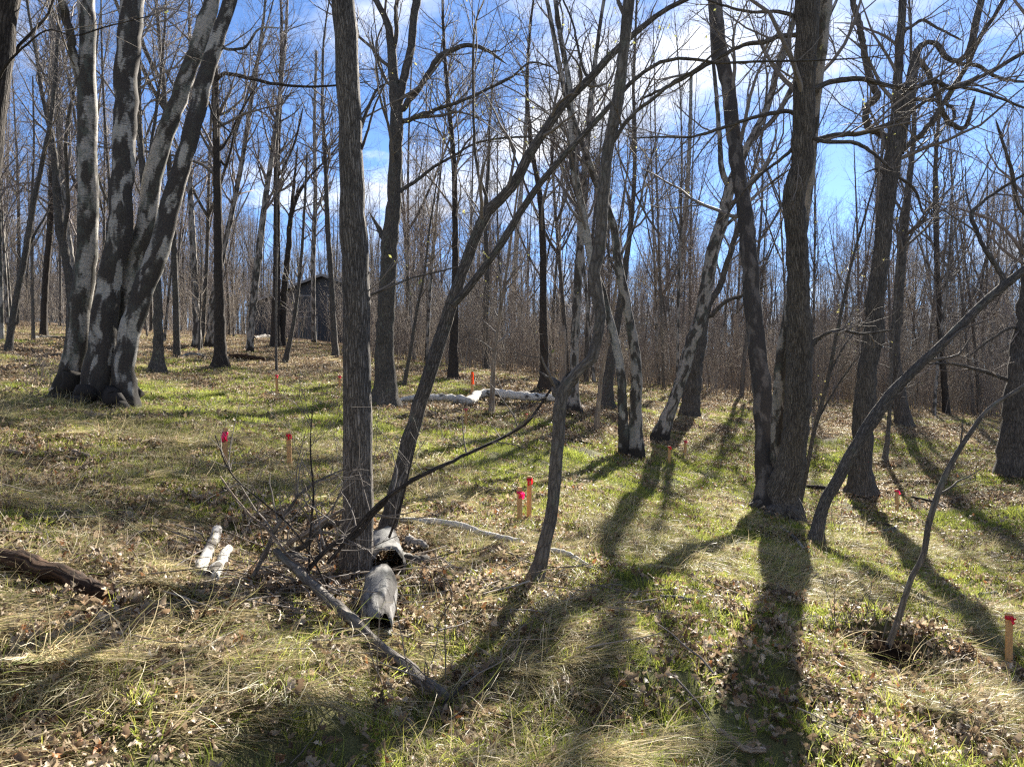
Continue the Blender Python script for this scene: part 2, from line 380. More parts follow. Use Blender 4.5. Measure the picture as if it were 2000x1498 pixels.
M['pink'] = tape('pink_flagging', (1.0, .1, .32)); M['red'] = tape('red_flagging', (.95, .07, .13)); M['orange'] = tape('orange_flagging', (.95, .22, .03))
def soil_mat():
    m, nt, N, L = new_mat('forest_floor'); tc = N.new('ShaderNodeTexCoord')
    v = tc.outputs['Object']
    a = noise(N, L, v, 17, 7, .78); b = noise(N, L, v, .8, 4); c2 = noise(N, L, v, 90, 3, .6)
    r = ramp_node(N, [(.3, (.018, .013, .009)), (.5, (.06, .042, .028)), (.62, (.14, .105, .072)), (.75, (.25, .2, .14))]); L.new(a, r.inputs[0])
    g = ramp_node(N, [(.3, (.04, .05, .018)), (.7, (.2, .21, .075))]); L.new(c2, g.inputs[0])
    at = N.new('ShaderNodeAttribute'); at.attribute_name = 'green'
    mm = N.new('ShaderNodeMath'); mm.operation = 'MULTIPLY'; L.new(at.outputs['Fac'], mm.inputs[0]); mm.inputs[1].default_value = .75
    c = mixc(N, L, mm.outputs[0], r.outputs[0], g.outputs[0])
    finish(N, L, c, .95, a, .8, .03, .1); return m
M['soil'] = soil_mat()

# ------------------------------------------------------------------ naming
def tag(o, label=None, cat=None, group=None, kind=None):
    if label: o['label'] = label
    if cat: o['category'] = cat
    if group: o['group'] = group
    if kind: o['kind'] = kind
    return o
def empty(name, loc):
    o = bpy.data.objects.new(name, None); COL.objects.link(o); o.location = loc; o.empty_display_size = .2
    return o

# ------------------------------------------------------------------ ground sheet
def green_mask(x, y):
    """where fresh grass grows (metres)"""
    n = fbm(x*.35+4, y*.35, 41, 3)
    m = np.clip((n-.44)*5, 0, 1)
    def blob(cx, cy, rx, ry, a=1.0): return a*np.exp(-(((x-cx)/rx)**2+((y-cy)/ry)**2))
    m = m*.8 + .1*np.exp(-y/12) + blob(1.6, 5.5, 2.4, 2.2, .35) + blob(4.6, 7.2, 2.2, 1.6, .4) + blob(-1.5, 14, 6, 4, .7) + blob(-5, 11, 4, 3, .5) + blob(3.4, 11, 2.4, 2.6, .8) + blob(6.0, 11, 3.2, 2.6, .9) + blob(3.5, 7.5, 2, 1.5, .35) + blob(-6, 15, 4, 3, .5)
    m = m + blob(6, 19, 2.5, 4, .6) + blob(1.5, 10, 1.6, 1.0, .6) - blob(-1.4, 6.0, 1.6, 1.3, 1.2) - blob(1.8, 9.7, .8, .6, .7) - blob(4.2, 6.0, 1.0, .8, .6)
    far = np.clip((y-24)/18, 0, 1)
    return np.clip(m*(1-.65*far), 0, 1)
def axis(lo, hi, fine_lo, fine_hi, step, growth):
    a = list(np.arange(fine_lo, fine_hi, step)); s = step
    while a[-1] < hi: s *= growth; a.append(a[-1]+s)
    s = step
    while a[0] > lo: s *= growth; a.insert(0, a[0]-s)
    return np.array(a)
ys = axis(-60, 900, 1.5, 20, .1, 1.05); xs = axis(-700, 700, -9, 9, .1, 1.05)
GX, GY = np.meshgrid(xs, ys)
GZ = ground(GX.ravel(), GY.ravel())
nx, ny = len(xs), len(ys); ii = np.arange(nx*ny).reshape(ny, nx)
gq = np.stack([ii[:-1,:-1], ii[:-1,1:], ii[1:,1:], ii[1:,:-1]], -1).reshape(-1, 4)
go = link_mesh('ground', np.stack([GX.ravel(), GY.ravel(), GZ], 1), gq, M['soil'], attrs={'green': ('FLOAT', green_mask(GX.ravel(), GY.ravel()))})
tag(go, 'sloping woodland floor of brown soil and leaf mould', kind='structure')

# ------------------------------------------------------------------ trees traced from the photograph
def lumps(R, Pn, sides, amp=.06, flare=0, heights=None, h0=.35, ph=None):
    th = np.arange(sides)/sides*2*math.pi; s = np.linspace(0, 1, Pn)[:,None]
    l = np.ones((Pn, sides))
    for k in (2, 3, 5):
        l = l + amp/k**.6*np.cos(k*th[None]+R.random()*6+s*R.uniform(-6, 6))*(.6+.4*np.sin(s*R.uniform(8, 30)+R.random()*6))
    l = l + amp*.45*R.normal(size=(Pn, 1)) + amp*.3*R.normal(size=(Pn, sides))
    for _ in range(max(2, Pn//9)):
        i0 = R.integers(2, Pn); t0 = R.random()*6.28; g = R.uniform(.06, .3)*(1 if R.random() < .7 else -.5)
        dt = np.abs((th[None]-t0+math.pi)%(2*math.pi)-math.pi)
        l = l+g*np.exp(-(dt/.5)**2-((np.arange(Pn)[:,None]-i0)/R.uniform(.7, 1.6))**2)
    if flare:
        e = np.exp(-np.maximum(heights, 0)/h0)[:,None]
        p = R.random()*6
        l = l*(1+flare*e*(.75+.45*np.cos(5*th[None]+p)+.3*np.cos(3*th[None]+2*p)))
    return l[None]
def leaf_quads(R, pts, size, cols):
    n = len(pts); a = nrm(R.normal(size=(n,3))+[0,0,-.6]); b = nrm(np.cross(a, R.normal(size=(n,3))))
    L = (size*R.uniform(.6, 1.4, n))[:,None]; W = L*.28
    V = np.stack([pts, pts+a*L*.5+b*W, pts+a*L, pts+a*L*.5-b*W], 1).reshape(-1, 3)
    Q = np.arange(n*4).reshape(n, 4)
    c = np.array(cols)[R.integers(0, len(cols), n)]*R.uniform(.7, 1.3, (n,1))
    return V, Q, np.repeat(np.concatenate([c, np.ones((n,1))], 1), 4, 0)
BUD = [(.3, .31, .1), (.36, .33, .13), (.26, .28, .09)]
def stem_path(pts, d, R, H, lean=0.0):
    """pixels -> metres, carried on above the frame up to height H"""
    out = []; rad = []; n = len(pts); y0 = pts[0][1]
    for k, (px, py, w) in enumerate(pts):
        dd = d + lean*(y0-py)/F*d
        a = pts[max(k-1, 0)]; b = pts[min(k+1, n-1)]; sl = math.hypot(b[0]-a[0], b[1]-a[1])
        out.append(P(px, py, dd)); rad.append(w/2/F*dd*max(.6, abs(b[1]-a[1])/max(sl, 1e-6)))   # w is read along the picture row
    out = np.array(out); rad = np.array(rad)
    if H:
        top = out[-1]; need = out[0][2]+H-top[2]
        if need > .5:
            d0 = nrm(out[-1]-out[-2]) if n > 1 else np.array([0, 0, 1.]); r0 = rad[-1]
            k = max(3, int(need/1.2)); ex = []; er = []; p = top.copy(); dr = d0
            for j in range(k):
                dr = nrm(dr*.9+np.array([0, 0, .16])+R.normal(size=3)*.07*[1, 1, .3]); p = p+dr*need/k
                ex.append(p.copy()); er.append(max(r0*(1-(j+1)/k)**.8, .012))
            out = np.concatenate([out, ex]); rad = np.concatenate([rad, er])
    return out, rad
TREE_COUNT = 0; BASES = []
def traced_tree(name, label, bark, stems, limbs=(), H=16, n1=18, hmin=None, len1=3.0, twig='twig', depth=None, group=None,
                flare=.35, cat='tree', d2=2.0, d3=4.5, d4=3.5, buds=0, lean=0, up1=.1, ang1=.8, stem_barks=None, seed=None, sides=18, base_dd=None, h0=.3, foot=.3, roots=()):
    global TREE_COUNT
    TREE_COUNT += 1
    R = np.random.default_rng(SEED*1000+TREE_COUNT if seed is None else seed)
    bx, by = stems[0][0][0], stems[0][0][1]
    d = depth or depth_at(bx, by)
    gx = P(bx, by, d); o3 = np.array([gx[0], gx[1], g1(gx[0], gx[1])])
    root = empty(name, o3); tag(root, label, cat, group); BASES.append((o3[0], o3[1], stems[0][0][2]/2/F*d))
    SP = []; SR = []
    for k, st in enumerate(stems):
        dd = d + (base_dd[k] if base_dd else 0)
        Hk = (H[k] if isinstance(H, (list, tuple)) else H)
        p, r = stem_path(st, dd, R, Hk, (lean[k] if isinstance(lean, (list, tuple)) else lean))
        gz = g1(p[0][0], p[0][1])
        if flare and (k == 0 or p[0][2] < gz+.35):
            dirn = nrm(p[0]-p[1]); 
            base = p[0]+dirn*max(0.05, (p[0][2]-gz+.12)/max(-dirn[2], .35)); p = np.concatenate([[base], p]); r = np.concatenate([[r[0]], r])
            fl = flare
        else: fl = 0
        n = max(24, int(np.linalg.norm(p[-1]-p[0])/.16)) if r.max() > .03 else 30
        n = min(n, 90)
        pp, rr = resample(p, r, n)
        pp[1:-1] += R.normal(size=(n-2, 3))*rr[1:-1,None]*.06
        hs = pp[:,2]-gz
        sd = sides if rr[0] > .06 else 10
        G = Geo(); G.add(*tubes(pp[None], rr[None], sd, lumps(R, n, sd, .05, fl, hs, h0), seed=R.integers(1e6)))
        bk = stem_barks[k] if stem_barks else bark
        tr = G.obj('trunk', M[bk], root, o3)
        fa = tr.data.attributes.new('foot', 'FLOAT', 'POINT'); fa.data.foreach_set('value', np.repeat(np.exp(-np.maximum(hs, 0)/foot), sd).astype(np.float32))
        a, b = resample(p, r, 24); SP.append(a); SR.append(b)
    for rt in roots:
        pts = []; rad = []
        for k, (px, py, w, dd) in enumerate(rt):
            p = P(px, py, d+dd); z = g1(p[0], p[1]); h = w/2/F*(d+dd)
            pts.append([p[0], p[1], max(p[2], z) if k == 0 else z+h*.25]); rad.append(h)
        pts[-1][2] -= .06; lp, lr = resample(pts, rad, 18); lp[1:-1] += R.normal(size=(16, 3))*lr[1:-1,None]*.15
        G = Geo(); G.add(*tubes(lp[None], lr[None], 12, lumps(R, 18, 12, .1), seed=R.integers(1e6)))
        rr_ = G.obj('root', M[bark], root, o3); fa = rr_.data.attributes.new('foot', 'FLOAT', 'POINT'); fa.data.foreach_set('value', np.ones(18*12, np.float32))
    LM = []
    for lb in limbs:
        # a traced limb: starts on the stem it touches and wanders in depth as it goes out
        k = R.uniform(-.45, .45); pts = []; rad = []; run = 0
        allp = np.concatenate(SP); scr = np.stack([CX+allp[:,0]/allp[:,1]*F, CY-(allp[:,2]-EYE)/allp[:,1]*F], 1)
        j = np.argmin(((scr-np.array(lb[0][:2]))**2).sum(1)); d0 = allp[j][1]
        l = [(scr[j][0], scr[j][1], lb[0][2]*1.15)]+list(lb) if math.dist(scr[j], lb[0][:2]) > 4 else list(lb)
        for q, (px, py, w) in enumerate(l):
            if q: run += math.hypot(px-l[q-1][0], py-l[q-1][1])/F*d0
            dd = d0+k*run*.7+R.normal()*.03*run
            pts.append(P(px, py, dd)); rad.append(w/2/F*dd)
        e = np.array(pts[-1]); pts.append(e+nrm(e-pts[-2])*max(.12, rad[-1]*7)); rad.append(rad[-1]*.3)
        n = max(10, len(l)*4); lp, lr = resample(pts, rad, n)
        lp[1:-1] += R.normal(size=(n-2, 3))*lr[1:-1,None]*.15
        G = Geo(); G.add(*tubes(lp[None], lr[None], 9, lumps(R, n, 9, .06), seed=R.integers(1e6)))
        G.obj('limb', M[bark], root, o3); LM.append((np.array(pts), np.array(rad)))
    tips = []
    G = Geo()
    if hmin is None: hmin = H*.42 if not isinstance(H, (list, tuple)) else H[0]*.42
    make_crown(R, G, np.stack(SP), np.stack(SR), LM, n1, hmin, len1, ang1, up1, d2, d3, d4, tips=tips if buds else None)
    if G.n: G.obj('crown', M[twig], root, o3)
    if buds and tips:
        tp = np.concatenate(tips); tp = tp[R.random(len(tp)) < buds]
        tp = np.concatenate([tp, tp+R.normal(size=tp.shape)*.015])
        V, Q, C = leaf_quads(R, tp-o3, .032, BUD)
        b = link_mesh('young_leaves', V, Q, M['bud'], root, {'tone': ('FLOAT_COLOR', C)}); b['kind'] = 'stuff'
    return root

# near and middle trees ------------------------------------------------------
traced_tree('oak_tree', 'straight grey furrowed trunk standing over the hollow birch log', 'furrow',
    [[(696,1130,62),(700,1005,57),(697,750,54),(694,525,51),(686,298,45),(680,165,45),(669,0,44)]],
    limbs=[[(705,250,8),(722,205,6),(740,172,4),(752,165,3)],[(700,300,7),(718,255,5),(735,200,4),(752,165,3)],[(697,590,6),(740,570,5),(800,545,4),(880,525,3)]],
    H=15, n1=16, hmin=4.2, len1=2.6, flare=.22, buds=.3, sides=26, h0=.22)
traced_tree('maple_tree', 'dark trunk with forked top and arching right limbs, second right of the hollow log oak', 'maple',
    [[(754,795,48),(752,690,36),(759,525,33),(771,350,27),(774,230,26),(768,140,20),(764,90,18),(757,45,15),(745,20,13),(733,0,12)],
     [(774,230,20),(785,170,17),(797,120,16),(804,88,15),(808,35,15),(815,-10,15)]],
    limbs=[[(786,212,13),(800,195,12),(818,175,11),(839,140,11),(860,109,11),(885,97,10),(909,89,9),(951,98,7),(976,116,5)],
           [(783,236,10),(825,223,8),(874,207,7),(930,186,6),(958,172,5),(1000,151,4),(1036,123,4),(1075,130,3)],
           [(784,372,8),(815,352,7),(845,328,6),(880,308,5),(930,280,4),(985,270,4),(1035,268,3)],
           [(750,465,14),(743,450,11),(732,432,6)],[(768,100,10),(775,60,9),(773,30,8),(776,-10,8)]],
    H=[17,16], n1=34, hmin=5.5, len1=3, flare=.45, buds=.3)
traced_tree('leaning_tree', 'dark leaning tree split into two long arms reaching up to the right', 'maple',
    [[(750,1050,36),(768,990,34),(790,894,32),(815,806,29),(839,732,29),(860,662,28),(881,596,26),(902,533,24),(923,480,23),(948,420,25),(986,382,22),(1018,336,21),(1036,298,22),(1064,256,22),(1099,207,22),(1141,165,21),(1197,105,19),(1246,60,18),(1298,21,16),(1348,-4,15),(1420,-40,13)],
     [(883,598,22),(909,571,20),(948,518,18),(986,466,18),(1018,413,17),(1053,361,17),(1092,315,16),(1148,256,15),(1197,200,14),(1246,150,13),(1298,119,12),(1342,114,10),(1391,123,9),(1475,121,8),(1560,119,7),(1650,116,5),(1700,112,3.5),(1770,104,2)]],
    H=0, n1=26, hmin=1.8, len1=1.3, flare=.12, d2=2.2, buds=.45, sides=20, lean=[.15,.1], h0=.2, limbs=[[(1148,150,6),(1130,100,5),(1120,50,4),(1100,0,4)],[(948,420,7),(932,330,6),(924,180,5),(928,50,4),(945,0,3)]])
traced_tree('crooked_tree', 'slim trunk with a swollen elbow and sideways bend beside the paired stakes', 'smooth',
    [[(1040,1150,38),(1052,1110,28),(1064,1060,25),(1076,1002,24),(1086,900,25),(1093,830,24),(1096,775,28),(1114,738,25),(1151,708,26),(1166,666,22),(1172,620,22),(1165,568,24),(1161,515,24),(1168,491,23),(1176,403,24),(1186,298,22),(1204,210,24),(1218,105,20),(1228,0,22)]],
    limbs=[[(1197,277,9),(1232,228,8),(1281,189,7),(1320,158,6),(1352,140,5),(1400,100,4)],[(1094,770,24),(1086,752,20),(1078,742,12),(1072,738,6)]],
    H=10, n1=14, hmin=4.3, len1=2.2, flare=.25, buds=.45, h0=.18)
traced_tree('birch_tree', 'twin white birch pair rising from one base behind the small red stakes', 'birch',
    [[(1242,893,30),(1242,795,24),(1242,708,21),(1232,638,19),(1221,578,18),(1207,515,17),(1197,438,16),(1169,368,15),(1141,291,14),(1118,230,12),(1095,140,11),(1080,60,9),(1068,0,8)],
     [(1220,893,22),(1216,795,19),(1213,725,18),(1204,676,17),(1190,620,15),(1176,568,15),(1158,519,15),(1140,420,15),(1122,333,14),(1116,245,12),(1112,170,11),(1100,100,10),(1085,0,9)]],
    H=[17,16], n1=34, hmin=5.2, len1=2.8, ang1=.6, flare=.35, buds=.1, twig='twig', stem_barks=['birch','birch_grey'], limbs=[[(1211,508,6),(1240,440,5),(1260,350,4),(1290,250,3)]])
traced_tree('birch_tree', 'white birch leaning right with upper arms fanning out behind the big trunk', 'birch',
    [[(1284,862,38),(1309,802,25),(1333,732,24),(1346,683,27),(1370,613,26),(1382,550,26),(1395,480,26),(1409,438,25),(1426,368,22),(1440,330,20),(1454,298,15),(1496,217,14),(1524,116,13),(1549,45,11),(1560,0,10)],
     [(1426,368,14),(1416,350,12),(1405,263,9),(1398,175,8),(1390,80,6),(1388,0,5)],
     [(1452,310,12),(1470,270,12),(1507,238,12),(1538,189,11),(1570,120,9),(1620,30,7)]],
    H=[18,17,15], n1=30, hmin=5.5, len1=3, flare=.3, ang1=.55, limbs=[[(1400,455,7),(1440,420,6),(1490,370,5),(1530,340,4)]])
traced_tree('maple_tree', 'short dark trunk with torn bark hidden behind the leaning white birch', 'oak',
    [[(1347,816,36),(1356,725,33),(1370,660,22),(1376,620,18),(1390,585,14),(1402,568,13),(1418,520,12),(1440,450,10),(1460,380,8)]],
    limbs=[[(1384,617,9),(1416,589,8),(1451,578,7),(1490,560,4)]], H=12, n1=18, hmin=4, len1=2.4, flare=.35)
traced_tree('big_maple_tree', 'largest dark trunk of three stems from one base, burl halfway, right of centre', 'oak',
    [[(1522,1010,78),(1527,965,66),(1549,883,50),(1559,760,49),(1561,655,48),(1558,568,43),(1557,480,41),(1553,440,40),(1551,378,42),(1566,315,41),(1570,245,41),(1573,140,40),(1577,0,45)],
     [(1493,1000,46),(1496,960,40),(1494,883,36),(1489,778,36),(1479,673,33),(1470,585,33),(1465,519,30),(1458,438,30),(1445,350,28),(1433,263,28),(1423,175,28),(1405,88,28),(1396,0,27)],
     [(1512,990,30),(1517,883,25),(1524,743,24),(1543,600,22),(1570,440,18),(1582,340,17),(1591,228,17),(1601,123,20),(1612,0,26)]],
    limbs=[[(1550,70,9),(1520,72,9),(1493,82,9),(1454,88,8),(1423,102,8),(1370,133,8),(1300,172,7),(1262,190,5)],
           [(1549,221,9),(1496,224,8),(1447,238,7),(1405,252,7),(1352,268,5),(1300,268,4),(1240,270,3)],
           [(1548,32,8),(1510,24,7),(1475,25,6),(1416,12,5),(1380,0,4)],
           [(1592,176,12),(1610,165,11),(1633,158,11),(1686,156,10),(1738,168,9),(1784,172,9),(1826,159,9),(1861,172,9),(1913,151,8),(1997,105,7)],
           [(1585,283,14),(1600,273,12),(1615,268,11),(1686,259,10),(1738,242,8),(1791,210,7),(1843,175,7),(1913,179,6),(1997,210,5)],
           [(1600,274,8),(1615,277,8),(1672,280,8),(1703,298,7),(1728,319,6)],
           [(1580,672,20),(1590,668,16),(1594,664,9),(1612,652,6),(1633,646,6),(1686,652,5),(1735,646,4)],
           [(1548,290,7),(1500,330,6),(1460,365,5),(1420,420,4)]],
    H=[17,15,16], n1=34, hmin=5.5, len1=3.0, flare=.5, stem_barks=['oak','cherry','birch'], base_dd=[0,-.1,.35], lean=[-.2,.45,-.2], sides=28, buds=.08, h0=.24,
    roots=[[(1490,985,34,-.1),(1468,1008,22,-.2),(1440,1024,9,-.3)],[(1545,1000,34,-.3),(1556,1022,20,-.5),(1560,1038,8,-.7)],[(1512,1000,34,-.4),(1500,1026,22,-.7),(1490,1044,8,-.9)]])
traced_tree('oak_tree', 'tall dark trunk with twisted hooked limbs at its top, far shadow before it', 'oak',
    [[(1683,967,48),(1684,883,37),(1689,778,39),(1701,673,34),(1712,568,33),(1721,500,31),(1729,420,31),(1740,333,31),(1747,280,30),(1751,230,20),(1752,175,18),(1759,70,15),(1763,0,14)],
     [(1754,300,22),(1764,240,24),(1773,193,24),(1783,140,20),(1787,118,18),(1795,95,16),(1805,85,15),(1819,82,15),(1833,89,15),(1842,104,15),(1852,116,15),(1868,121,15),(1889,107,14),(1899,77,14),(1908,35,14),(1917,0,13)]],
    limbs=[[(1738,280,14),(1728,266,14),(1714,258,14),(1700,254,14),(1694,246,14),(1693,217,14),(1698,203,14),(1711,192,14),(1714,184,14),(1707,172,14),(1698,147,14),(1690,116,13),(1679,53,12),(1665,0,11)],
           [(1758,296,11),(1775,284,11),(1791,270,10),(1815,245,10),(1843,200,9),(1878,147,9),(1913,77,9),(1962,0,8)],
           [(1790,118,11),(1801,128,11),(1812,140,11),(1820,160,10),(1833,189,10),(1840,217,10),(1848,232,10),(1861,245,10),(1875,250,9),(1886,247,9),(1892,231,8),(1900,205,7)],
           [(1850,205,7),(1862,214,6),(1864,228,6),(1856,240,5)],
           [(1745,340,6),(1770,355,6),(1787,372,6),(1800,410,4)],[(1768,60,7),(1785,50,6),(1797,41,6),(1830,55,5),(1870,75,4)],
           [(1735,343,4),(1712,330,4),(1697,335,3)],[(1870,121,9),(1905,128,8),(1960,155,6),(1997,160,5)]],
    H=[16,13], n1=26, hmin=6, len1=3, flare=.5, sides=22, h0=.25)
traced_tree('leaning_tree', 'bare pole trunk leaning far right out of frame from a rotten base', 'maple',
    [[(1592,1065,34),(1597,1035,26),(1605,995,24),(1636,936,26),(1668,876,25),(1703,823,28),(1742,767,27),(1791,718,25),(1847,666,23),(1913,599,24),(1997,529,25),(2110,440,22),(2250,330,18)]],
    limbs=[[(1959,550,11),(1945,520,9),(1925,490,8),(1908,450,8),(1896,422,8),(1918,396,6),(1950,372,6),(1997,343,5)]],
    H=0, n1=10, hmin=2.2, len1=1.2, flare=.2, lean=.15, h0=.15)
traced_tree('sapling', 'thin crooked sapling beside the dark soil mound, lower right', 'smooth',
    [[(1722,1292,15),(1740,1250,13),(1762,1185,12),(1780,1130,12),(1805,1080,12),(1812,1030,12),(1830,970,12),(1850,920,12),(1885,860,12),(1930,800,12),(1998,755,11),(2080,700,9)]],
    H=0, n1=4, hmin=1.2, len1=.45, flare=.1, h0=.1)
traced_tree('oak_tree', 'thick dark trunk cut by the right picture edge', 'oak',
    [[(1990,930,84),(1992,830,64),(1999,740,58),(2012,638,52),(2026,500,48),(2040,300,44),(2050,0,40)]],
    limbs=[[(1980,750,8),(1935,730,7),(1896,718,6),(1860,711,5),(1819,710,4)],[(1978,640,6),(1940,660,5),(1900,690,3)],[(2005,420,8),(1975,330,6),(1950,250,5)]],
    H=16, n1=24, hmin=4.5, len1=3.6, flare=.15, twig='twig_red')
traced_tree('white_birch_clump', 'clump of four old birch trunks sharing one wide black root base, left', 'birch_old',
    [[(193,795,62),(194,760,58),(196,725,60),(207,603,46),(221,515,43),(231,473,44),(238,350,41),(242,280,41),(245,175,42),(252,88,42),(259,0,41)],
     [(128,765,54),(140,720,46),(148,690,44),(154,620,41),(166,530,38),(170,480,37),(172,350,36),(170,245,35),(168,175,34),(172,105,30),(168,0,31)],
     [(232,770,44),(238,725,36),(242,655,34),(252,568,32),(266,498,37),(277,473,38),(298,350,36),(329,245,34),(361,158,32),(393,70,29),(414,0,28)],
     [(243,775,50),(241,725,40),(252,655,40),(280,568,41),(305,498,40),(315,473,38),(336,386,36),(358,315,33),(386,210,32),(414,105,30),(438,35,27),(449,0,27)]],
    limbs=[[(160,170,18),(151,147,16),(144,110,16),(140,88,16),(130,35,16),(121,0,15),(112,-50,14)],
           [(400,190,6),(420,230,4),(450,260,3)],[(430,90,6),(475,95,5),(510,55,4),(540,55,3)]],
    H=[19,18,18,17], n1=34, hmin=7.2, len1=3.2, flare=.22, base_dd=[0,.25,.35,-.1], stem_barks=['birch_old','birch_grey','birch_grey','birch_old'], sides=26, buds=.05, h0=.28, ang1=.6, foot=.4,
    roots=[[(150,720,44,.1),(118,752,30,.05),(92,772,20,0),(62,778,9,-.1)],[(215,770,40,-.3),(240,785,30,-.5),(262,797,16,-.6)],[(170,770,40,-.3),(140,790,24,-.6),(95,795,8,-.7)],[(255,760,36,.1),(268,775,18,.2),(285,782,8,.3)]])
traced_tree('oak_tree', 'dark trunk cut by the left picture edge, leaning in from the top', 'dark',
    [[(-190,1010,60),(-140,800,54),(-80,560,52),(-40,380,50),(-18,240,50),(-4,120,48),(8,40,46),(14,0,45)]],
    limbs=[[(-8,215,9),(10,160,8),(28,105,7),(63,63,6),(95,25,5),(106,-5,4)],[(0,150,5),(55,85,4),(90,60,3),(150,70,3),(200,55,3),(280,35,2)]],
    H=13, n1=12, hmin=4.6, len1=2.2, flare=.3, buds=.3)
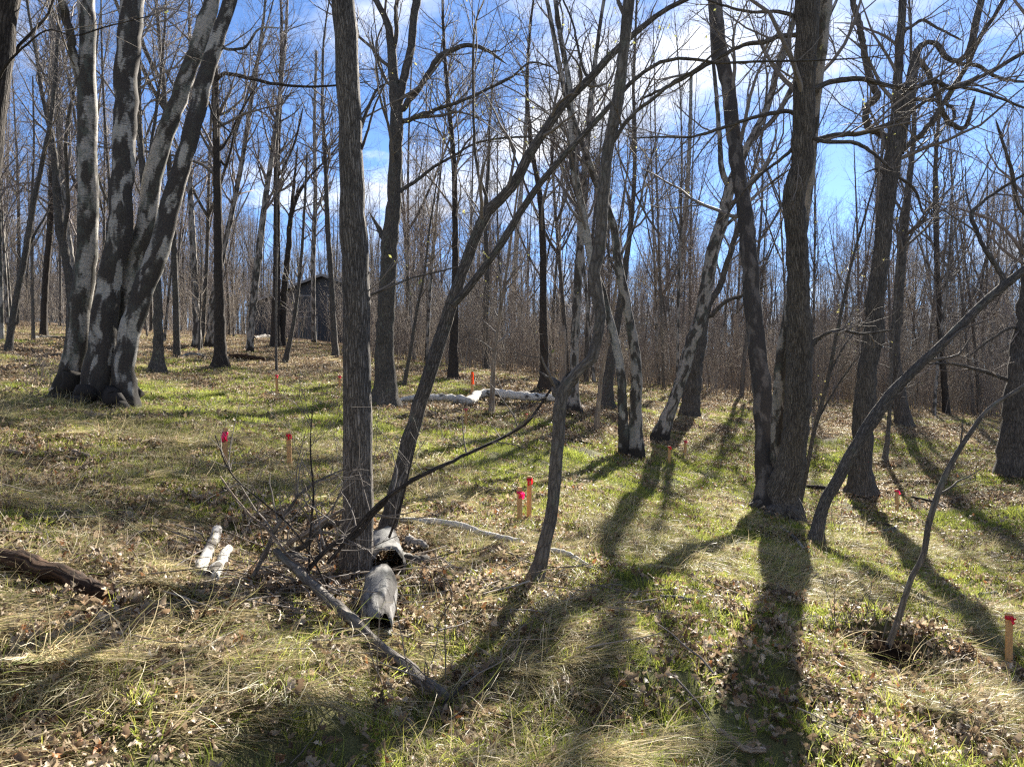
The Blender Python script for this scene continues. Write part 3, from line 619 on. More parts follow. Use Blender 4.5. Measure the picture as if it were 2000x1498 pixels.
MID = [
 ('maple_tree','straight near-black trunk standing alone right of the birch clump','dark',[(432,720,30),(431,690,24),(428,560,18),(424,350,15),(421,175,13),(419,0,11)],[[(430,148,8),(480,152,7),(540,165,6),(600,170,5),(650,168,4),(720,160,2)],[(437,285,5),(470,220,4),(500,170,3)],[(435,320,5),(460,250,4),(478,200,3)]]),
 ('maple_tree','brown trunk just right of the birch clump, half hidden higher up','maple',[(308,727,26),(309,690,20),(307,550,15),(283,380,13),(272,250,11),(270,100,10),(268,0,9)],[[(284,370,7),(300,250,6),(308,193,6),(318,110,5),(324,0,4)]]),
 ('maple_tree','slim forked tree leaning right near the left edge, bent at its foot','maple',[(16,690,13),(28,603,12),(46,515,12),(62,420,11),(80,330,9),(100,230,8),(110,120,7),(118,0,6)],[[(46,515,6),(62,470,5),(90,420,4)]]),
 ('sapling','very thin straight stem between left edge and birch clump','smooth',[(65,668,6),(63,550,6),(61,420,5),(66,300,4),(64,150,3)],[]),
 ('maple_tree','dark straight trunk far behind, left of the birch clump','dark',[(85,658,13),(90,533,12),(95,480,12),(100,350,10),(98,200,8),(104,60,6)],[]),
 ('maple_tree','forked brown trunk close behind the clump, on its left side','maple',[(137,690,16),(135,550,14),(124,480,16),(119,456,17),(108,330,13),(100,260,10),(84,193,8),(70,100,6)],[[(124,480,9),(133,380,8),(128,280,7),(150,150,5)]]),
 ('birch_tree','white birch whose trunk shows left behind the clump','birch',[(150,676,14),(140,520,13),(128,430,12),(120,330,12),(115,250,11),(108,150,9),(100,20,7)],[]),
 ('birch_tree','white birch left of the near-black trunk, slightly bent','birch',[(386,682,18),(382,585,13),(377,480,12),(371,350,9),(375,200,8),(370,50,6)],[]),
 ('birch_tree','white birch leaning right, foot beside the near-black trunk','birch',[(409,680,20),(417,585,14),(430,520,12),(449,433,10),(470,330,9),(490,200,8),(512,60,6)],[]),
 ('birch_tree','slanting birch left of the house front','birch',[(487,690,13),(494,603,14),(505,497,14),(519,386,11),(533,290,9),(548,170,7),(560,40,5)],[]),
 ('maple_tree','upright dark trunk in front of the house','dark',[(538,678,20),(540,580,14),(541,480,13),(541,315,11),(547,193,8),(550,60,6)],[[(541,340,5),(575,280,4),(590,220,3)]]),
 ('maple_tree','dark trunk touching the upright one by the house, bending right higher up','dark',[(549,677,15),(556,560,12),(564,480,11),(569,420,9),(589,368,8),(610,340,6),(640,310,5)],[[(565,450,6),(572,380,6),(580,300,4)]]),
 ('sapling','thin straight pole directly behind the upper pink stake','smooth',[(540,729,5),(539,600,4),(541,480,4),(540,360,3),(543,240,2)],[]),
 ('sapling','slender curved sapling right of the house trunks','maple',[(556,709,11),(570,650,8),(578,596,7),(588,510,6),(594,420,5),(600,300,4)],[]),
 ('birch_tree','narrow birch with sunlit edge against the house wall','birch',[(613,672,9),(612,600,9),(612,500,9),(616,380,8),(614,250,6),(618,100,5)],[]),
 ('maple_tree','brown trunk nearly hidden left of the hollow log oak','maple',[(655,698,13),(648,560,11),(640,440,10),(636,330,8),(630,200,6)],[]),
 ('maple_tree','dark trunk behind the fork of the leaning tree','dark',[(883,740,20),(886,680,17),(888,600,14),(889,480,12),(885,298,10),(877,210,9),(868,100,7)],[[(886,330,5),(910,280,4),(930,260,3)]]),
 ('maple_tree','dark trunk standing behind the fallen white birch log','dark',[(1065,760,27),(1064,725,18),(1061,620,15),(1060,480,13),(1055,386,11),(1042,310,9),(1030,200,7),(1035,60,5)],[[(1056,400,6),(1075,330,5),(1085,250,4)]]),
 ('birch_tree','stout white birch with curling bark left of the bent slim trunk','birch',[(1121,808,28),(1121,760,19),(1122,690,17),(1127,585,17),(1133,480,16),(1138,380,14),(1150,250,11),(1165,100,8)],[]),
 ('sapling','pale sapling crossing in front of the fallen white birch log','pale_dead',[(960,808,10),(966,690,8),(975,620,7),(985,560,6),(996,480,5),(1010,380,4),(1030,250,3)],[[(985,560,4),(1010,530,3),(1030,490,2)]]),
 ('sapling','pale thin sapling leaning right of the bent slim trunk','pale_dead',[(1164,840,10),(1170,780,9),(1176,725,8),(1186,673,7),(1198,600,6),(1210,500,4)],[]),
 ('maple_tree','ragged brown trunk left of the twin birch pair','maple',[(1184,797,28),(1190,725,20),(1203,650,15),(1214,580,13),(1225,497,11),(1236,400,9),(1240,250,7)],[[(1215,575,6),(1190,500,5),(1180,450,4)]]),
 ('sapling','thin dark sapling between the forked maple and the leaning tree','maple',[(788,757,8),(801,690,7),(815,603,6),(828,540,5),(840,440,4)],[]),
 ('maple_tree','middle-distance grey trunk behind the pale sapling','maple',[(950,724,14),(948,640,11),(952,540,9),(948,420,8),(955,300,6)],[]),
 ('maple_tree','straight dark trunk in the right-hand wood between hooked oak and right edge','dark',[(1849,810,13),(1836,638,11),(1829,480,10),(1826,350,8),(1835,200,6)],[]),
 ('maple_tree','rough grey trunk just behind the hooked oak, right side','oak',[(1768,832,30),(1757,760,20),(1748,690,18),(1754,596,18),(1762,480,17),(1772,380,12),(1785,260,9)],[]),
 ('sapling','thin sapling foot right of the hooked oak base','smooth',[(1728,905,11),(1735,840,8),(1738,770,7),(1742,690,6),(1748,600,5),(1755,480,4)],[]),
 ('sapling','thin bowed dark stem just right of the big three-stem maple','maple',[(1556,1010,9),(1578,905,8),(1591,837,8),(1605,788,8),(1619,732,7),(1630,673,7),(1645,600,6),(1665,508,5),(1690,420,4)],[[(1592,835,4),(1625,770,4),(1680,690,3)],[(1619,732,4),(1660,660,3),(1700,620,3)]]),
 ('birch_tree','slim pale birch behind the leaning white birch, to its left','birch',[(1328,730,14),(1327,640,11),(1332,480,10),(1340,400,9),(1346,300,8),(1350,150,6)],[]),
 ('dead_tree','broken reddish dead snag in the wood left of the big maple','pale_dead',[(1438,760,14),(1437,700,13),(1438,640,11),(1436,615,8)],[]),
 ('birch_tree','pair of narrow birches crossing in the wood above the orange flag','birch',[(1000,700,11),(1004,560,10),(1012,430,9),(1024,300,7),(1030,150,5)],[]),
]
for nm, lb, bk, st, lm in MID:
    thin = st[0][2] < 12
    dead = nm == 'dead_tree'
    traced_tree(nm, lb, bk, [st], lm, H=(0 if dead else (8 if nm == 'sapling' else 17)), n1=(0 if dead else (16 if nm == 'sapling' else 34)),
        hmin=(1.6 if nm == 'sapling' else 5.5), len1=(1.3 if nm == 'sapling' else 3.2), flare=.5, h0=.25, sides=14,
        d2=2.1, d3=4.4, d4=3.4, ang1=.6 if 'birch' in nm else .8, up1=.14 if 'birch' in nm else .1,
        twig='twig_red' if 'birch' in nm else 'twig', buds=.3 if nm == 'sapling' else 0)
traced_tree('dead_snag', 'broken pale orange snag with splintered top left of the stout birch', 'pale_dead',
    [[(1097,775,16),(1098,740,14),(1099,708,14),(1100,670,14),(1099,645,15),(1101,636,6)]], H=0, n1=0, flare=.2)
# ------------------------------------------------------------------ wood behind: prototypes, individual copies, far mass
def proto_tree(R, H, r, kind):
    n = 22; t = np.linspace(0, 1, n)
    bend = R.normal(size=2)*(.05 if kind != 'sap' else .1)*H; w = R.normal(size=2)
    ph = R.random(2)*6
    x = bend[0]*t**1.6+w[0]*.12*np.sin(t*5+ph[0]); y = bend[1]*t**1.6+w[1]*.12*np.sin(t*5+ph[1])
    p = np.stack([x-x[0], y-y[0], t*(H+.3)-.3], 1); rr = r*(1-t)**.75+.012
    stems = [(p, rr)]
    if kind == 'maple':
        for k in range(R.integers(1, 3)):
            i = R.integers(7, 12); m = n-i; d = R.normal(size=3); d[2] = 0; d = nrm(d)
            s = np.linspace(0, 1, m)[:,None]; L = H*(1-t[i])*.85
            q = p[i]+d*L*(.42*s**.8)+np.array([0, 0, 1.])*L*s+R.normal(size=3)*.2*s
            stems.append((q, rr[i]*.75*(1-s[:,0])**.8+.01))
    G = Geo(); S = []; SR = []
    for q, b in stems:
        a, c = resample(q, b, 24); S.append(a); SR.append(c)
        G.add(*tubes(a[None], c[None], 9, lumps(R, 24, 9, .05, .35 if b is rr else 0, a[:,2], .3), seed=R.integers(1e6)))
    C = Geo()
    if kind == 'birch': make_crown(R, C, np.stack(S), np.stack(SR), [], 38, H*.26, H*.2, .5, .16, 2.4, 4.8, 3.6, .1, thin=1.2)
    elif kind == 'maple': make_crown(R, C, np.stack(S), np.stack(SR), [], 36, H*.24, H*.2, .8, .1, 2.3, 4.6, 3.4, .15, thin=1.2)
    else: make_crown(R, C, np.stack(S), np.stack(SR), [], 26, H*.16, H*.2, .8, .1, 2.4, 3.6, 2.0, .13)
    return G, C
PROTO = {}
R3 = np.random.default_rng(77)
for kind, cnt, bks, tw in (('maple', 5, ['maple', 'smooth', 'smooth', 'maple', 'oak'], ['twig', 'twig', 'twig_red', 'twig_pale', 'twig_red']),
                           ('birch', 4, ['birch', 'birch', 'birch_grey', 'birch'], ['twig_red', 'twig_pale', 'twig_red', 'twig']),
                           ('sap', 4, ['smooth', 'maple', 'smooth', 'dark'], ['twig', 'twig_pale', 'twig_red', 'twig'])):
    PROTO[kind] = []
    for k in range(cnt):
        H = {'maple': R3.uniform(15, 19), 'birch': R3.uniform(14, 18), 'sap': R3.uniform(6, 10)}[kind]
        r = {'maple': R3.uniform(.06, .115), 'birch': R3.uniform(.05, .09), 'sap': R3.uniform(.03, .05)}[kind]
        G, C = proto_tree(R3, H, r, kind)
        a = G.obj('trunk', M[bks[k]], link=False); b = C.obj('crown', M[tw[k]], link=False)
        PROTO[kind].append((a, b))
MARKS = [(-60, 'left picture edge'), (28, 'bent forked tree'), (92, 'leftmost straight dark trunk'), (165, 'birch clump'), (305, 'brown trunk by the clump'), (382, 'slightly bent birch'), (428, 'near-black trunk'),
         (494, 'slanting birch'), (540, 'upright house-front trunk'), (577, 'slender curved sapling'), (612, 'narrow birch by the house'), (694, 'furrowed hollow-log oak'), (754, 'forked maple'), (815, 'thin dark sapling'),
         (881, 'long leaning tree'), (971, 'pale crossing sapling'), (1061, 'trunk behind the fallen birch'), (1122, 'stout birch'), (1168, 'crooked slim trunk'), (1225, 'twin birch pair'), (1328, 'slim pale birch'),
         (1375, 'leaning white birch'), (1437, 'reddish snag'), (1475, 'left stem of the big maple'), (1560, 'big three-stem maple'), (1625, 'thin bowed stem'), (1705, 'hooked oak'), (1755, 'rough grey trunk'),
         (1835, 'straight right-hand trunk'), (1900, 'leaning bare pole'), (2000, 'right edge trunk')]
KW = {'maple': ('bare_tree', 'bare dark tree'), 'birch': ('birch_tree', 'slim white birch'), 'sap': ('sapling', 'thin bare sapling')}
taken = []; BACK = {}
cnt = 0; tries = 0
while cnt < 252 and tries < 6000:
    tries += 1
    y = 27+52*R3.random()**.85; px = R3.uniform(-120, 2120); x = (px-CX)/F*y
    if 440 < px < 690 and y > 54: continue
    if 465 < px < 675 and R3.random() < .75: continue
    if 600 < px < 1500 and y < 33: continue
    if px > 1250 and y < 31: continue
    if any((x-a)**2+(y-b)**2 < 1.7 for a, b in taken): continue
    taken.append((x, y)); cnt += 1
    kind = R3.choice(['maple', 'birch', 'sap'], p=[.34, .34, .32] if px < 1300 else [.46, .18, .36])
    a, b = PROTO[kind][R3.integers(len(PROTO[kind]))]
    nm, l = KW[kind]
    mk = min(MARKS, key=lambda q: abs(q[0]-px))
    root = empty(nm, (x, y, g1(x, y)))
    BACK.setdefault((l, 'left' if px < mk[0] else 'right', mk[1]), []).append((y, root))
    root.rotation_euler = (R3.normal()*.045, R3.normal()*.045, R3.random()*6.28); s = R3.uniform(.8, 1.12); root.scale = (s, s, s*R3.uniform(.92, 1.1))
    for src in (a, b):
        c = src.copy(); COL.objects.link(c); c.parent = root

RANK = {1: [''], 2: ['nearer ', 'farther '], 3: ['nearest ', 'middle ', 'farthest ']}
for (l, side, mk), lst in BACK.items():
    lst.sort(key=lambda q: q[0]); n = len(lst)
    for k, (y, o) in enumerate(lst):
        r = RANK[n][k] if n < 4 else ['nearest ', 'second ', 'third ', 'fourth ', 'fifth ', 'sixth ', 'seventh ', 'eighth ', 'ninth '][min(k, 8)]
        tag(o, r+l+' far back just '+side+' of the '+mk, 'tree', {'bare dark tree': 'dark trees', 'slim white birch': 'birches', 'thin bare sapling': 'saplings'}[l]+' of the far wood')
def scatter(name, label, pts, eul, scl, pick, protos):
    """one mass: instances of the prototypes on points"""
    me = bpy.data.meshes.new(name); n = len(pts); me.vertices.add(n); me.vertices.foreach_set('co', np.asarray(pts, np.float32).ravel())
    for an, tp, key, data in (('rot', 'FLOAT_VECTOR', 'vector', eul), ('scl', 'FLOAT', 'value', scl), ('pick', 'INT', 'value', pick)):
        a = me.attributes.new(an, tp, 'POINT'); a.data.foreach_set(key, np.asarray(data, np.int32 if tp == 'INT' else np.float32).ravel())
    me.update()
    o = bpy.data.objects.new(name, me); COL.objects.link(o); tag(o, label, kind='stuff')
    pc = bpy.data.collections.new(name+'_kinds')
    for p in protos: pc.objects.link(p)
    nt = bpy.data.node_groups.new(name, 'GeometryNodeTree')
    nt.interface.new_socket('Geometry', in_out='INPUT', socket_type='NodeSocketGeometry'); nt.interface.new_socket('Geometry', in_out='OUTPUT', socket_type='NodeSocketGeometry')
    N, L = nt.nodes, nt.links
    gi = N.new('NodeGroupInput'); gout = N.new('NodeGroupOutput'); ip = N.new('GeometryNodeInstanceOnPoints')
    ci = N.new('GeometryNodeCollectionInfo'); ci.inputs['Collection'].default_value = pc; ci.inputs['Separate Children'].default_value = True; ci.inputs['Reset Children'].default_value = True
    def na(nm, tp):
        q = N.new('GeometryNodeInputNamedAttribute'); q.data_type = tp; q.inputs['Name'].default_value = nm; return q.outputs['Attribute']
    L.new(gi.outputs[0], ip.inputs['Points']); L.new(ci.outputs[0], ip.inputs['Instance']); ip.inputs['Pick Instance'].default_value = True
    L.new(na('pick', 'INT'), ip.inputs['Instance Index'])
    e2r = N.new('FunctionNodeEulerToRotation'); L.new(na('rot', 'FLOAT_VECTOR'), e2r.inputs[0]); L.new(e2r.outputs[0], ip.inputs['Rotation'])
    L.new(na('scl', 'FLOAT'), ip.inputs['Scale']); L.new(ip.outputs[0], gout.inputs[0])
    md = o.modifiers.new('scatter', 'NODES'); md.node_group = nt
    return o
def whole(pair, name):
    """trunk and crown of a prototype as one mesh for the far mass"""
    me = bpy.data.meshes.new(name); V = []; Q = []; B = []; n = 0; mi = []
    for k, o in enumerate(pair):
        m = o.data; nv = len(m.vertices); v = np.empty(nv*3, np.float32); m.vertices.foreach_get('co', v)
        q = np.empty(len(m.loops), np.int32); m.loops.foreach_get('vertex_index', q)
        b = np.empty(nv*3, np.float32); m.attributes['bark'].data.foreach_get('vector', b)
        V.append(v.reshape(-1, 3)); Q.append(q.reshape(-1, 4)+n); B.append(b.reshape(-1, 3)); n += nv; mi += [k]*len(m.polygons)
    o = link_mesh(name, np.concatenate(V), np.concatenate(Q), pair[0].data.materials[0], attrs={'bark': ('FLOAT_VECTOR', np.concatenate(B))}, link=False)
    o.data.materials.append(pair[1].data.materials[0]); o.data.polygons.foreach_set('material_index', np.array(mi, np.int32))
    return o
far = [whole(p, 'far_tree') for k in ('maple', 'birch', 'sap') for p in PROTO[k]]
n = 2300
fy = 78+130*R3.random(n)**.8; fx = (R3.uniform(-250, 2250, n)-CX)/F*fy
a_ = R3.uniform(math.radians(75), math.radians(285), 420); r_ = 13+55*R3.random(420)**.8      # the wood goes on unseen behind the camera, added to block sky light
fx = np.concatenate([fx, np.sin(a_)*r_]); fy = np.concatenate([fy, np.cos(a_)*r_]); n = len(fx)
scatter('far_wood', 'dense mass of bare trees in the far wood', np.stack([fx, fy, ground(fx, fy)], 1), np.stack([0*fx, 0*fx, R3.random(n)*6.28], 1),
        R3.uniform(.75, 1.15, n), R3.choice(13, n, p=[.1]*5+[.06]*4+[.065]*4), far)
# undergrowth: clusters of thin upright stems
def brush(R, n, h):
    b = R.uniform(-.9, .9, (n, 3)); b[:,2] = -.1
    p = [b]; d = nrm(np.stack([R.normal(size=n)*.16, R.normal(size=n)*.16, np.ones(n)], 1)); L = h*R.uniform(.35, 1.1, n)
    for k in range(5):
        d = nrm(d+R.normal(size=(n,3))*.08+[0, 0, .05]); p.append(p[-1]+d*(L/5)[:,None])
    p = np.stack(p, 1); r = (L*.0035+.003)[:,None]*np.linspace(1, .35, 6)[None]
    G = Geo(); G.add(*tubes(p, r, 4, seed=R.integers(1e6)))
    i, t, LL = kids(R, p, 3.4, .3)
    q, qr = grow(R, p, r, i, t, LL[i]*.3*R.uniform(.4, 1.2, len(i)), R.uniform(.4, .9, len(i)), 5, .1, .13, .55, .012, .003, .4)
    G.add(*tubes(q, qr, 3, seed=R.integers(1e6)))
    i, t, LL = kids(R, q, 5, .2)
    q2, qr2 = grow(R, q, qr, i, t, LL[i]*.45*R.uniform(.4, 1.2, len(i)), R.uniform(.4, .9, len(i)), 3, .08, .12, .6, .006, .0025, .5)
    G.add(*tubes(q2, qr2, 3, seed=R.integers(1e6)))
    return G
bp = [brush(R3, 16, h).obj('brush_cluster', M[m], link=False) for h, m in ((3.6, 'twig_pale'), (2.6, 'twig_pale'), (4.5, 'twig'), (1.6, 'twig_pale'), (3.0, 'twig_red'))]
n = 2300
by = 35+70*R3.random(n)**1.1; bpx = R3.uniform(-150, 2150, n); bx = (bpx-CX)/F*by
keep = ((bpx > 640) | (by > 42)) & (R3.random(n) < np.where(bpx < 690, .22, 1.0)) & ~((bpx > 470) & (bpx < 690) & (by > 60) & (R3.random(n) < .75))
bx, by = bx[keep], by[keep]; n = len(bx)
scatter('undergrowth', 'thicket of thin bare stems along the wood edge', np.stack([bx, by, ground(bx, by)], 1), np.stack([0*bx, 0*bx, R3.random(n)*6.28], 1),
        R3.uniform(.6, 1.15, n), R3.integers(0, 5, n), bp)

# ------------------------------------------------------------------ leaf litter, green grass, dry grass
R4 = np.random.default_rng(404)
OAK = np.array([.06, .5, .26, .95, .5, 1.0, .45, .62, .03]); OVAL = np.array([.05, .5, .85, 1, .95, .78, .5, .25, .02])
LEAFC = [(.34, .25, .16), (.42, .325, .22), (.26, .18, .11), (.47, .39, .29), (.19, .12, .072), (.11, .07, .045), (.37, .285, .19), (.3, .14, .06)]
LEAFP = [.2, .19, .14, .16, .1, .08, .1, .03]
def leaf_geo(R, n, spread, lmin, lmax, lift):
    """dead leaves: lobed or oval, folded along the rib and curled"""
    k = 9; s = np.linspace(0, 1, k)[None,:,None]; u = np.array([-1, 0, 1.])[None,None,:]
    L = R.uniform(lmin, lmax, n)[:,None,None]; oak = R.random(n) < .6
    prof = np.where(oak[:,None], OAK[None], OVAL[None])[:,:,None]*R.uniform(.85, 1.15, (n, k, 1))
    W = L*R.uniform(.26, .36, n)[:,None,None]
    curl = R.uniform(-1.4, 2.6, n)[:,None,None]; fold = R.uniform(-.6, 1.6, n)[:,None,None]; tw = R.normal(size=n)[:,None,None]*.5
    X = L*(s-.5)+0*u; Y = W*prof*u; Z = fold*np.abs(Y)*.7+curl*L*(s-.5)**2+tw*(s-.5)*Y+R.normal(size=(n, k, 3))*.003
    V = np.stack([X, Y, Z], -1).reshape(n, -1, 3)
    yaw = R.random(n)*6.28; pit = R.normal(size=n)*.5; rol = R.normal(size=n)*.55
    def rot(V, a, ax):
        c, s_ = np.cos(a)[:,None], np.sin(a)[:,None]; i, j = [(1, 2), (2, 0), (0, 1)][ax]; V = V.copy()
        A = V[...,i]*c-V[...,j]*s_; Bq = V[...,i]*s_+V[...,j]*c; V[...,i] = A; V[...,j] = Bq; return V
    V = rot(rot(rot(V, rol, 0), pit, 1), yaw, 2)
    a = R.random(n)*6.28; rr = spread*np.sqrt(R.random(n))
    V = V+np.stack([rr*np.cos(a), rr*np.sin(a), R.random(n)*lift+.008], 1)[:,None,:]
    b = np.arange(k*3).reshape(k, 3); q = np.stack([b[:-1,:-1], b[:-1,1:], b[1:,1:], b[1:,:-1]], -1).reshape(-1, 4)
    Q = (q[None]+(np.arange(n)*k*3)[:,None,None]).reshape(-1, 4)
    c = np.array(LEAFC)[R.choice(len(LEAFC), n, p=LEAFP)]*R.uniform(.55, 1.2, (n, 1))
    return V.reshape(-1, 3), Q, np.repeat(np.concatenate([c, np.ones((n, 1))], 1), k*3, 0)
def blades(R, n, spread, hmin, hmax, wid, droop, comb, cols, seg=5, base_up=1.0, tipc=None):
    a = R.random(n)*6.28; rr = spread*np.sqrt(R.random(n)); b = np.stack([rr*np.cos(a), rr*np.sin(a), -.01+0*a], 1)
    d = nrm(np.stack([R.normal(size=n)*.35+comb[0]+.6*b[:,0]/max(spread, .01), R.normal(size=n)*.35+comb[1]+.6*b[:,1]/max(spread, .01), base_up*np.ones(n)], 1))
    L = R.uniform(hmin, hmax, n); dr = droop*R.uniform(.5, 1.4, n)
    side = nrm(np.cross(d, R.normal(size=(n, 3)))); w = wid*R.uniform(.6, 1.3, n)
    rows = []; p = b
    kink = R.normal(size=(n, 3))*.12
    for k in range(seg+1):
        ww = (w*(1-(k/seg)**1.6*.92))[:,None]; rows.append(np.stack([p-side*ww, p+side*ww], 1))
        d = nrm(d+np.stack([0*dr, 0*dr, -dr/seg], 1)+kink); p = p+d*(L/seg)[:,None]
        low = p[:,2] < .012; p[low,2] = .012+R.random(low.sum())*.02; d[low,2] = np.maximum(d[low,2], -.02)
    V = np.stack(rows, 1).reshape(n, -1, 3)
    bb = np.arange((seg+1)*2).reshape(-1, 2); q = np.stack([bb[:-1,0], bb[:-1,1], bb[1:,1], bb[1:,0]], -1)
    Q = (q[None]+(np.arange(n)*(seg+1)*2)[:,None,None]).reshape(-1, 4)
    c = np.array(cols)[R.integers(0, len(cols), n)]*R.uniform(.75, 1.25, (n, 1))
    C = np.repeat(np.concatenate([c, np.ones((n, 1))], 1)[:,None,:], (seg+1)*2, 1)
    return V.reshape(-1, 3), Q, C.reshape(-1, 4)
def pm(name, g, mat): return link_mesh(name, g[0], g[1], mat, attrs={'tone': ('FLOAT_COLOR', g[2])}, link=False, smooth=True)
GREEN = [(.21, .26, .045), (.27, .31, .055), (.16, .2, .035), (.34, .34, .08)]
STRAW = [(.5, .41, .24), (.58, .49, .31), (.4, .33, .19), (.4, .36, .17), (.27, .25, .11), (.24, .19, .11)]
leaf_p = [pm('leaf_cluster', leaf_geo(R4, 22, .17, .028, .068, .045), M['leaf']) for _ in range(10)]
leaf_far = [pm('leaf_patch', leaf_geo(R4, 70, .55, .045, .09, .04), M['leaf']) for _ in range(8)]
tuft_p = [pm('green_tuft', blades(R4, 22, .05, .05, .13, .0022, .6, (0, 0), GREEN, 4, 1.5), M['grass']) for _ in range(7)]
tuft_far = [pm('green_patch', blades(R4, 130, .3, .05, .12, .004, .6, (0, 0), GREEN, 3, 1.4), M['grass']) for _ in range(6)]
straw_p = [pm('straw_tussock', blades(R4, 230, .13, .22, .46, .0021, 2.4, (1.1, 0), STRAW+[(.16, .19, .05)], 6, .8), M['straw']) for _ in range(7)]
straw_flat = [pm('straw_mat', blades(R4, 64, .17, .12, .28, .002, 1.2, (1.3, 0), STRAW, 4, .28), M['straw']) for _ in range(7)]
straw_far = [pm('straw_patch', blades(R4, 150, .4, .12, .3, .0035, 1.8, (.8, 0), STRAW, 4, .6), M['straw']) for _ in range(6)]
def spots(n, y0, y1, pad=2.5):
    y = np.sqrt(R4.uniform(y0*y0, y1*y1, n)); x = R4.uniform(-1, 1, n)*(.70*y+pad); return x, y
def orient(x, y, yaw):
    e = .06; zx = (ground(x+e, y)-ground(x-e, y))/(2*e); zy = (ground(x, y+e)-ground(x, y-e))/(2*e)
    nz = nrm(np.stack([-zx, -zy, np.ones_like(zx)], 1)); h = np.stack([np.cos(yaw), np.sin(yaw), 0*yaw], 1)
    X = nrm(h-(h*nz).sum(1, keepdims=True)*nz); Y = np.cross(nz, X)
    return np.stack([np.arctan2(Y[:,2], nz[:,2]), -np.arcsin(np.clip(X[:,2], -1, 1)), np.arctan2(X[:,1], X[:,0])], 1)
def lay(name, label, x, y, keep, protos, smin, smax, yaw=None):
    x, y = x[keep], y[keep]; n = len(x)
    yw = R4.random(n)*6.28 if yaw is None else yaw+R4.normal(size=n)*.5
    scatter(name, label, np.stack([x, y, ground(x, y)], 1), orient(x, y, yw), R4.uniform(smin, smax, n), R4.integers(0, len(protos), n), protos)
def litter_mask(x, y): return np.clip(1.1-.75*green_mask(x, y)+.5*np.exp(-(((x+1.3)/2.2)**2+((y-5.8)/1.6)**2)), .25, 1)
def straw_mask(x, y):
    n = fbm(x*.8+9, y*.8, 77, 3); m = np.clip((n-.44)*9, 0, 1)
    hole = np.exp(-(((x+1.2)/1.7)**2+((y-6.0)/1.0)**2))
    return np.clip(m+.08-1.2*hole, 0, 1)
x, y = spots(10500, 2.0, 13); lay('leaf_litter', 'curled brown oak and maple leaves covering the near slope', x, y, R4.random(len(x)) < litter_mask(x, y), leaf_p, .8, 1.25)
x, y = spots(15000, 11.5, 60, 4); lay('leaf_litter', 'brown leaves covering the far woodland floor', x, y, R4.random(len(x)) < litter_mask(x, y), leaf_far, .8, 1.3)
x, y = spots(21000, 2.0, 13); g = green_mask(x, y); lay('green_grass', 'fresh green grass tufts sprouting through the leaves on the near slope', x, y, R4.random(len(x)) < .16+.84*g**1.15, tuft_p, .6, 1.35)
x, y = spots(24000, 11.5, 50, 4); g = green_mask(x, y); lay('green_grass', 'fresh green grass on the sunlit far slope', x, y, R4.random(len(x)) < .04+.96*g**1.2, tuft_far, .7, 1.3)
x, y = spots(3600, 2.0, 13); lay('dry_grass', 'drooping straw coloured grass tussocks on the near slope', x, y, R4.random(len(x)) < straw_mask(x, y)**1.5, straw_p, .55, 1.25, -.55)
x, y = spots(7000, 2.0, 13); lay('dry_grass', 'flattened straw coloured grass matted on the near slope', x, y, R4.random(len(x)) < straw_mask(x, y), straw_flat, .7, 1.25, -.55)
x, y = spots(12000, 11.5, 45, 4); lay('dry_grass', 'pale dry grass on the far slope', x, y, R4.random(len(x)) < .2+.6*straw_mask(x*.6, y*.6), straw_far, .7, 1.2, -.5)

def sticks(R, n, spread):
    b = np.stack([R.uniform(-spread, spread, n), R.uniform(-spread, spread, n), R.uniform(.01, .035, n)], 1); a = R.random(n)*6.28
    d = np.stack([np.cos(a), np.sin(a), R.normal(size=n)*.08], 1); L = R.uniform(.08, .42, n); p = [b]
    for k in range(4): d = nrm(d+R.normal(size=(n, 3))*[.12, .12, .04]); p.append(p[-1]+d*(L/4)[:,None])
    p = np.stack(p, 1); p[...,2] = np.maximum(p[...,2], .006); r = (L*.008+.0016)[:,None]*np.linspace(1, .55, 5)[None]
    G = Geo(); G.add(*tubes(p, r, 5, seed=R.integers(1e6))); return G
st_p = [sticks(R4, 7, .45).obj('stick_cluster', M[m], link=False) for m in ('twig', 'twig_pale', 'dark', 'twig_pale', 'pale_dead', 'twig')]
x, y = spots(900, 2.2, 16, 2); lay('twig_litter', 'small broken twigs strewn over the near slope', x, y, R4.random(len(x)) < .25+.75*np.exp(-(((x+1.2)/2)**2+((y-5.6)/1.5)**2)), st_p, .7, 1.2)
x, y = R4.normal(size=130)*.75-1.35, R4.normal(size=130)*.5+5.55; lay('twig_litter', 'broken twigs heaped round the brush pile', x, y, np.ones(130, bool), st_p, .7, 1.5)

bx_, by_ = [], []                                     # leaves drifted against the trunk feet
for X, Y, r in BASES:
    if Y < 26:
        n = int(14+60*r); a = R4.random(n)*6.28; q = r*R4.uniform(1.0, 1.9, n)+R4.random(n)*.22
        bx_.append(X+np.cos(a)*q); by_.append(Y+np.sin(a)*q)
x, y = np.concatenate(bx_), np.concatenate(by_)
lay('leaf_litter', 'brown leaves drifted against the feet of the trunks', x, y, np.ones(len(x), bool), leaf_p, .7, 1.2)
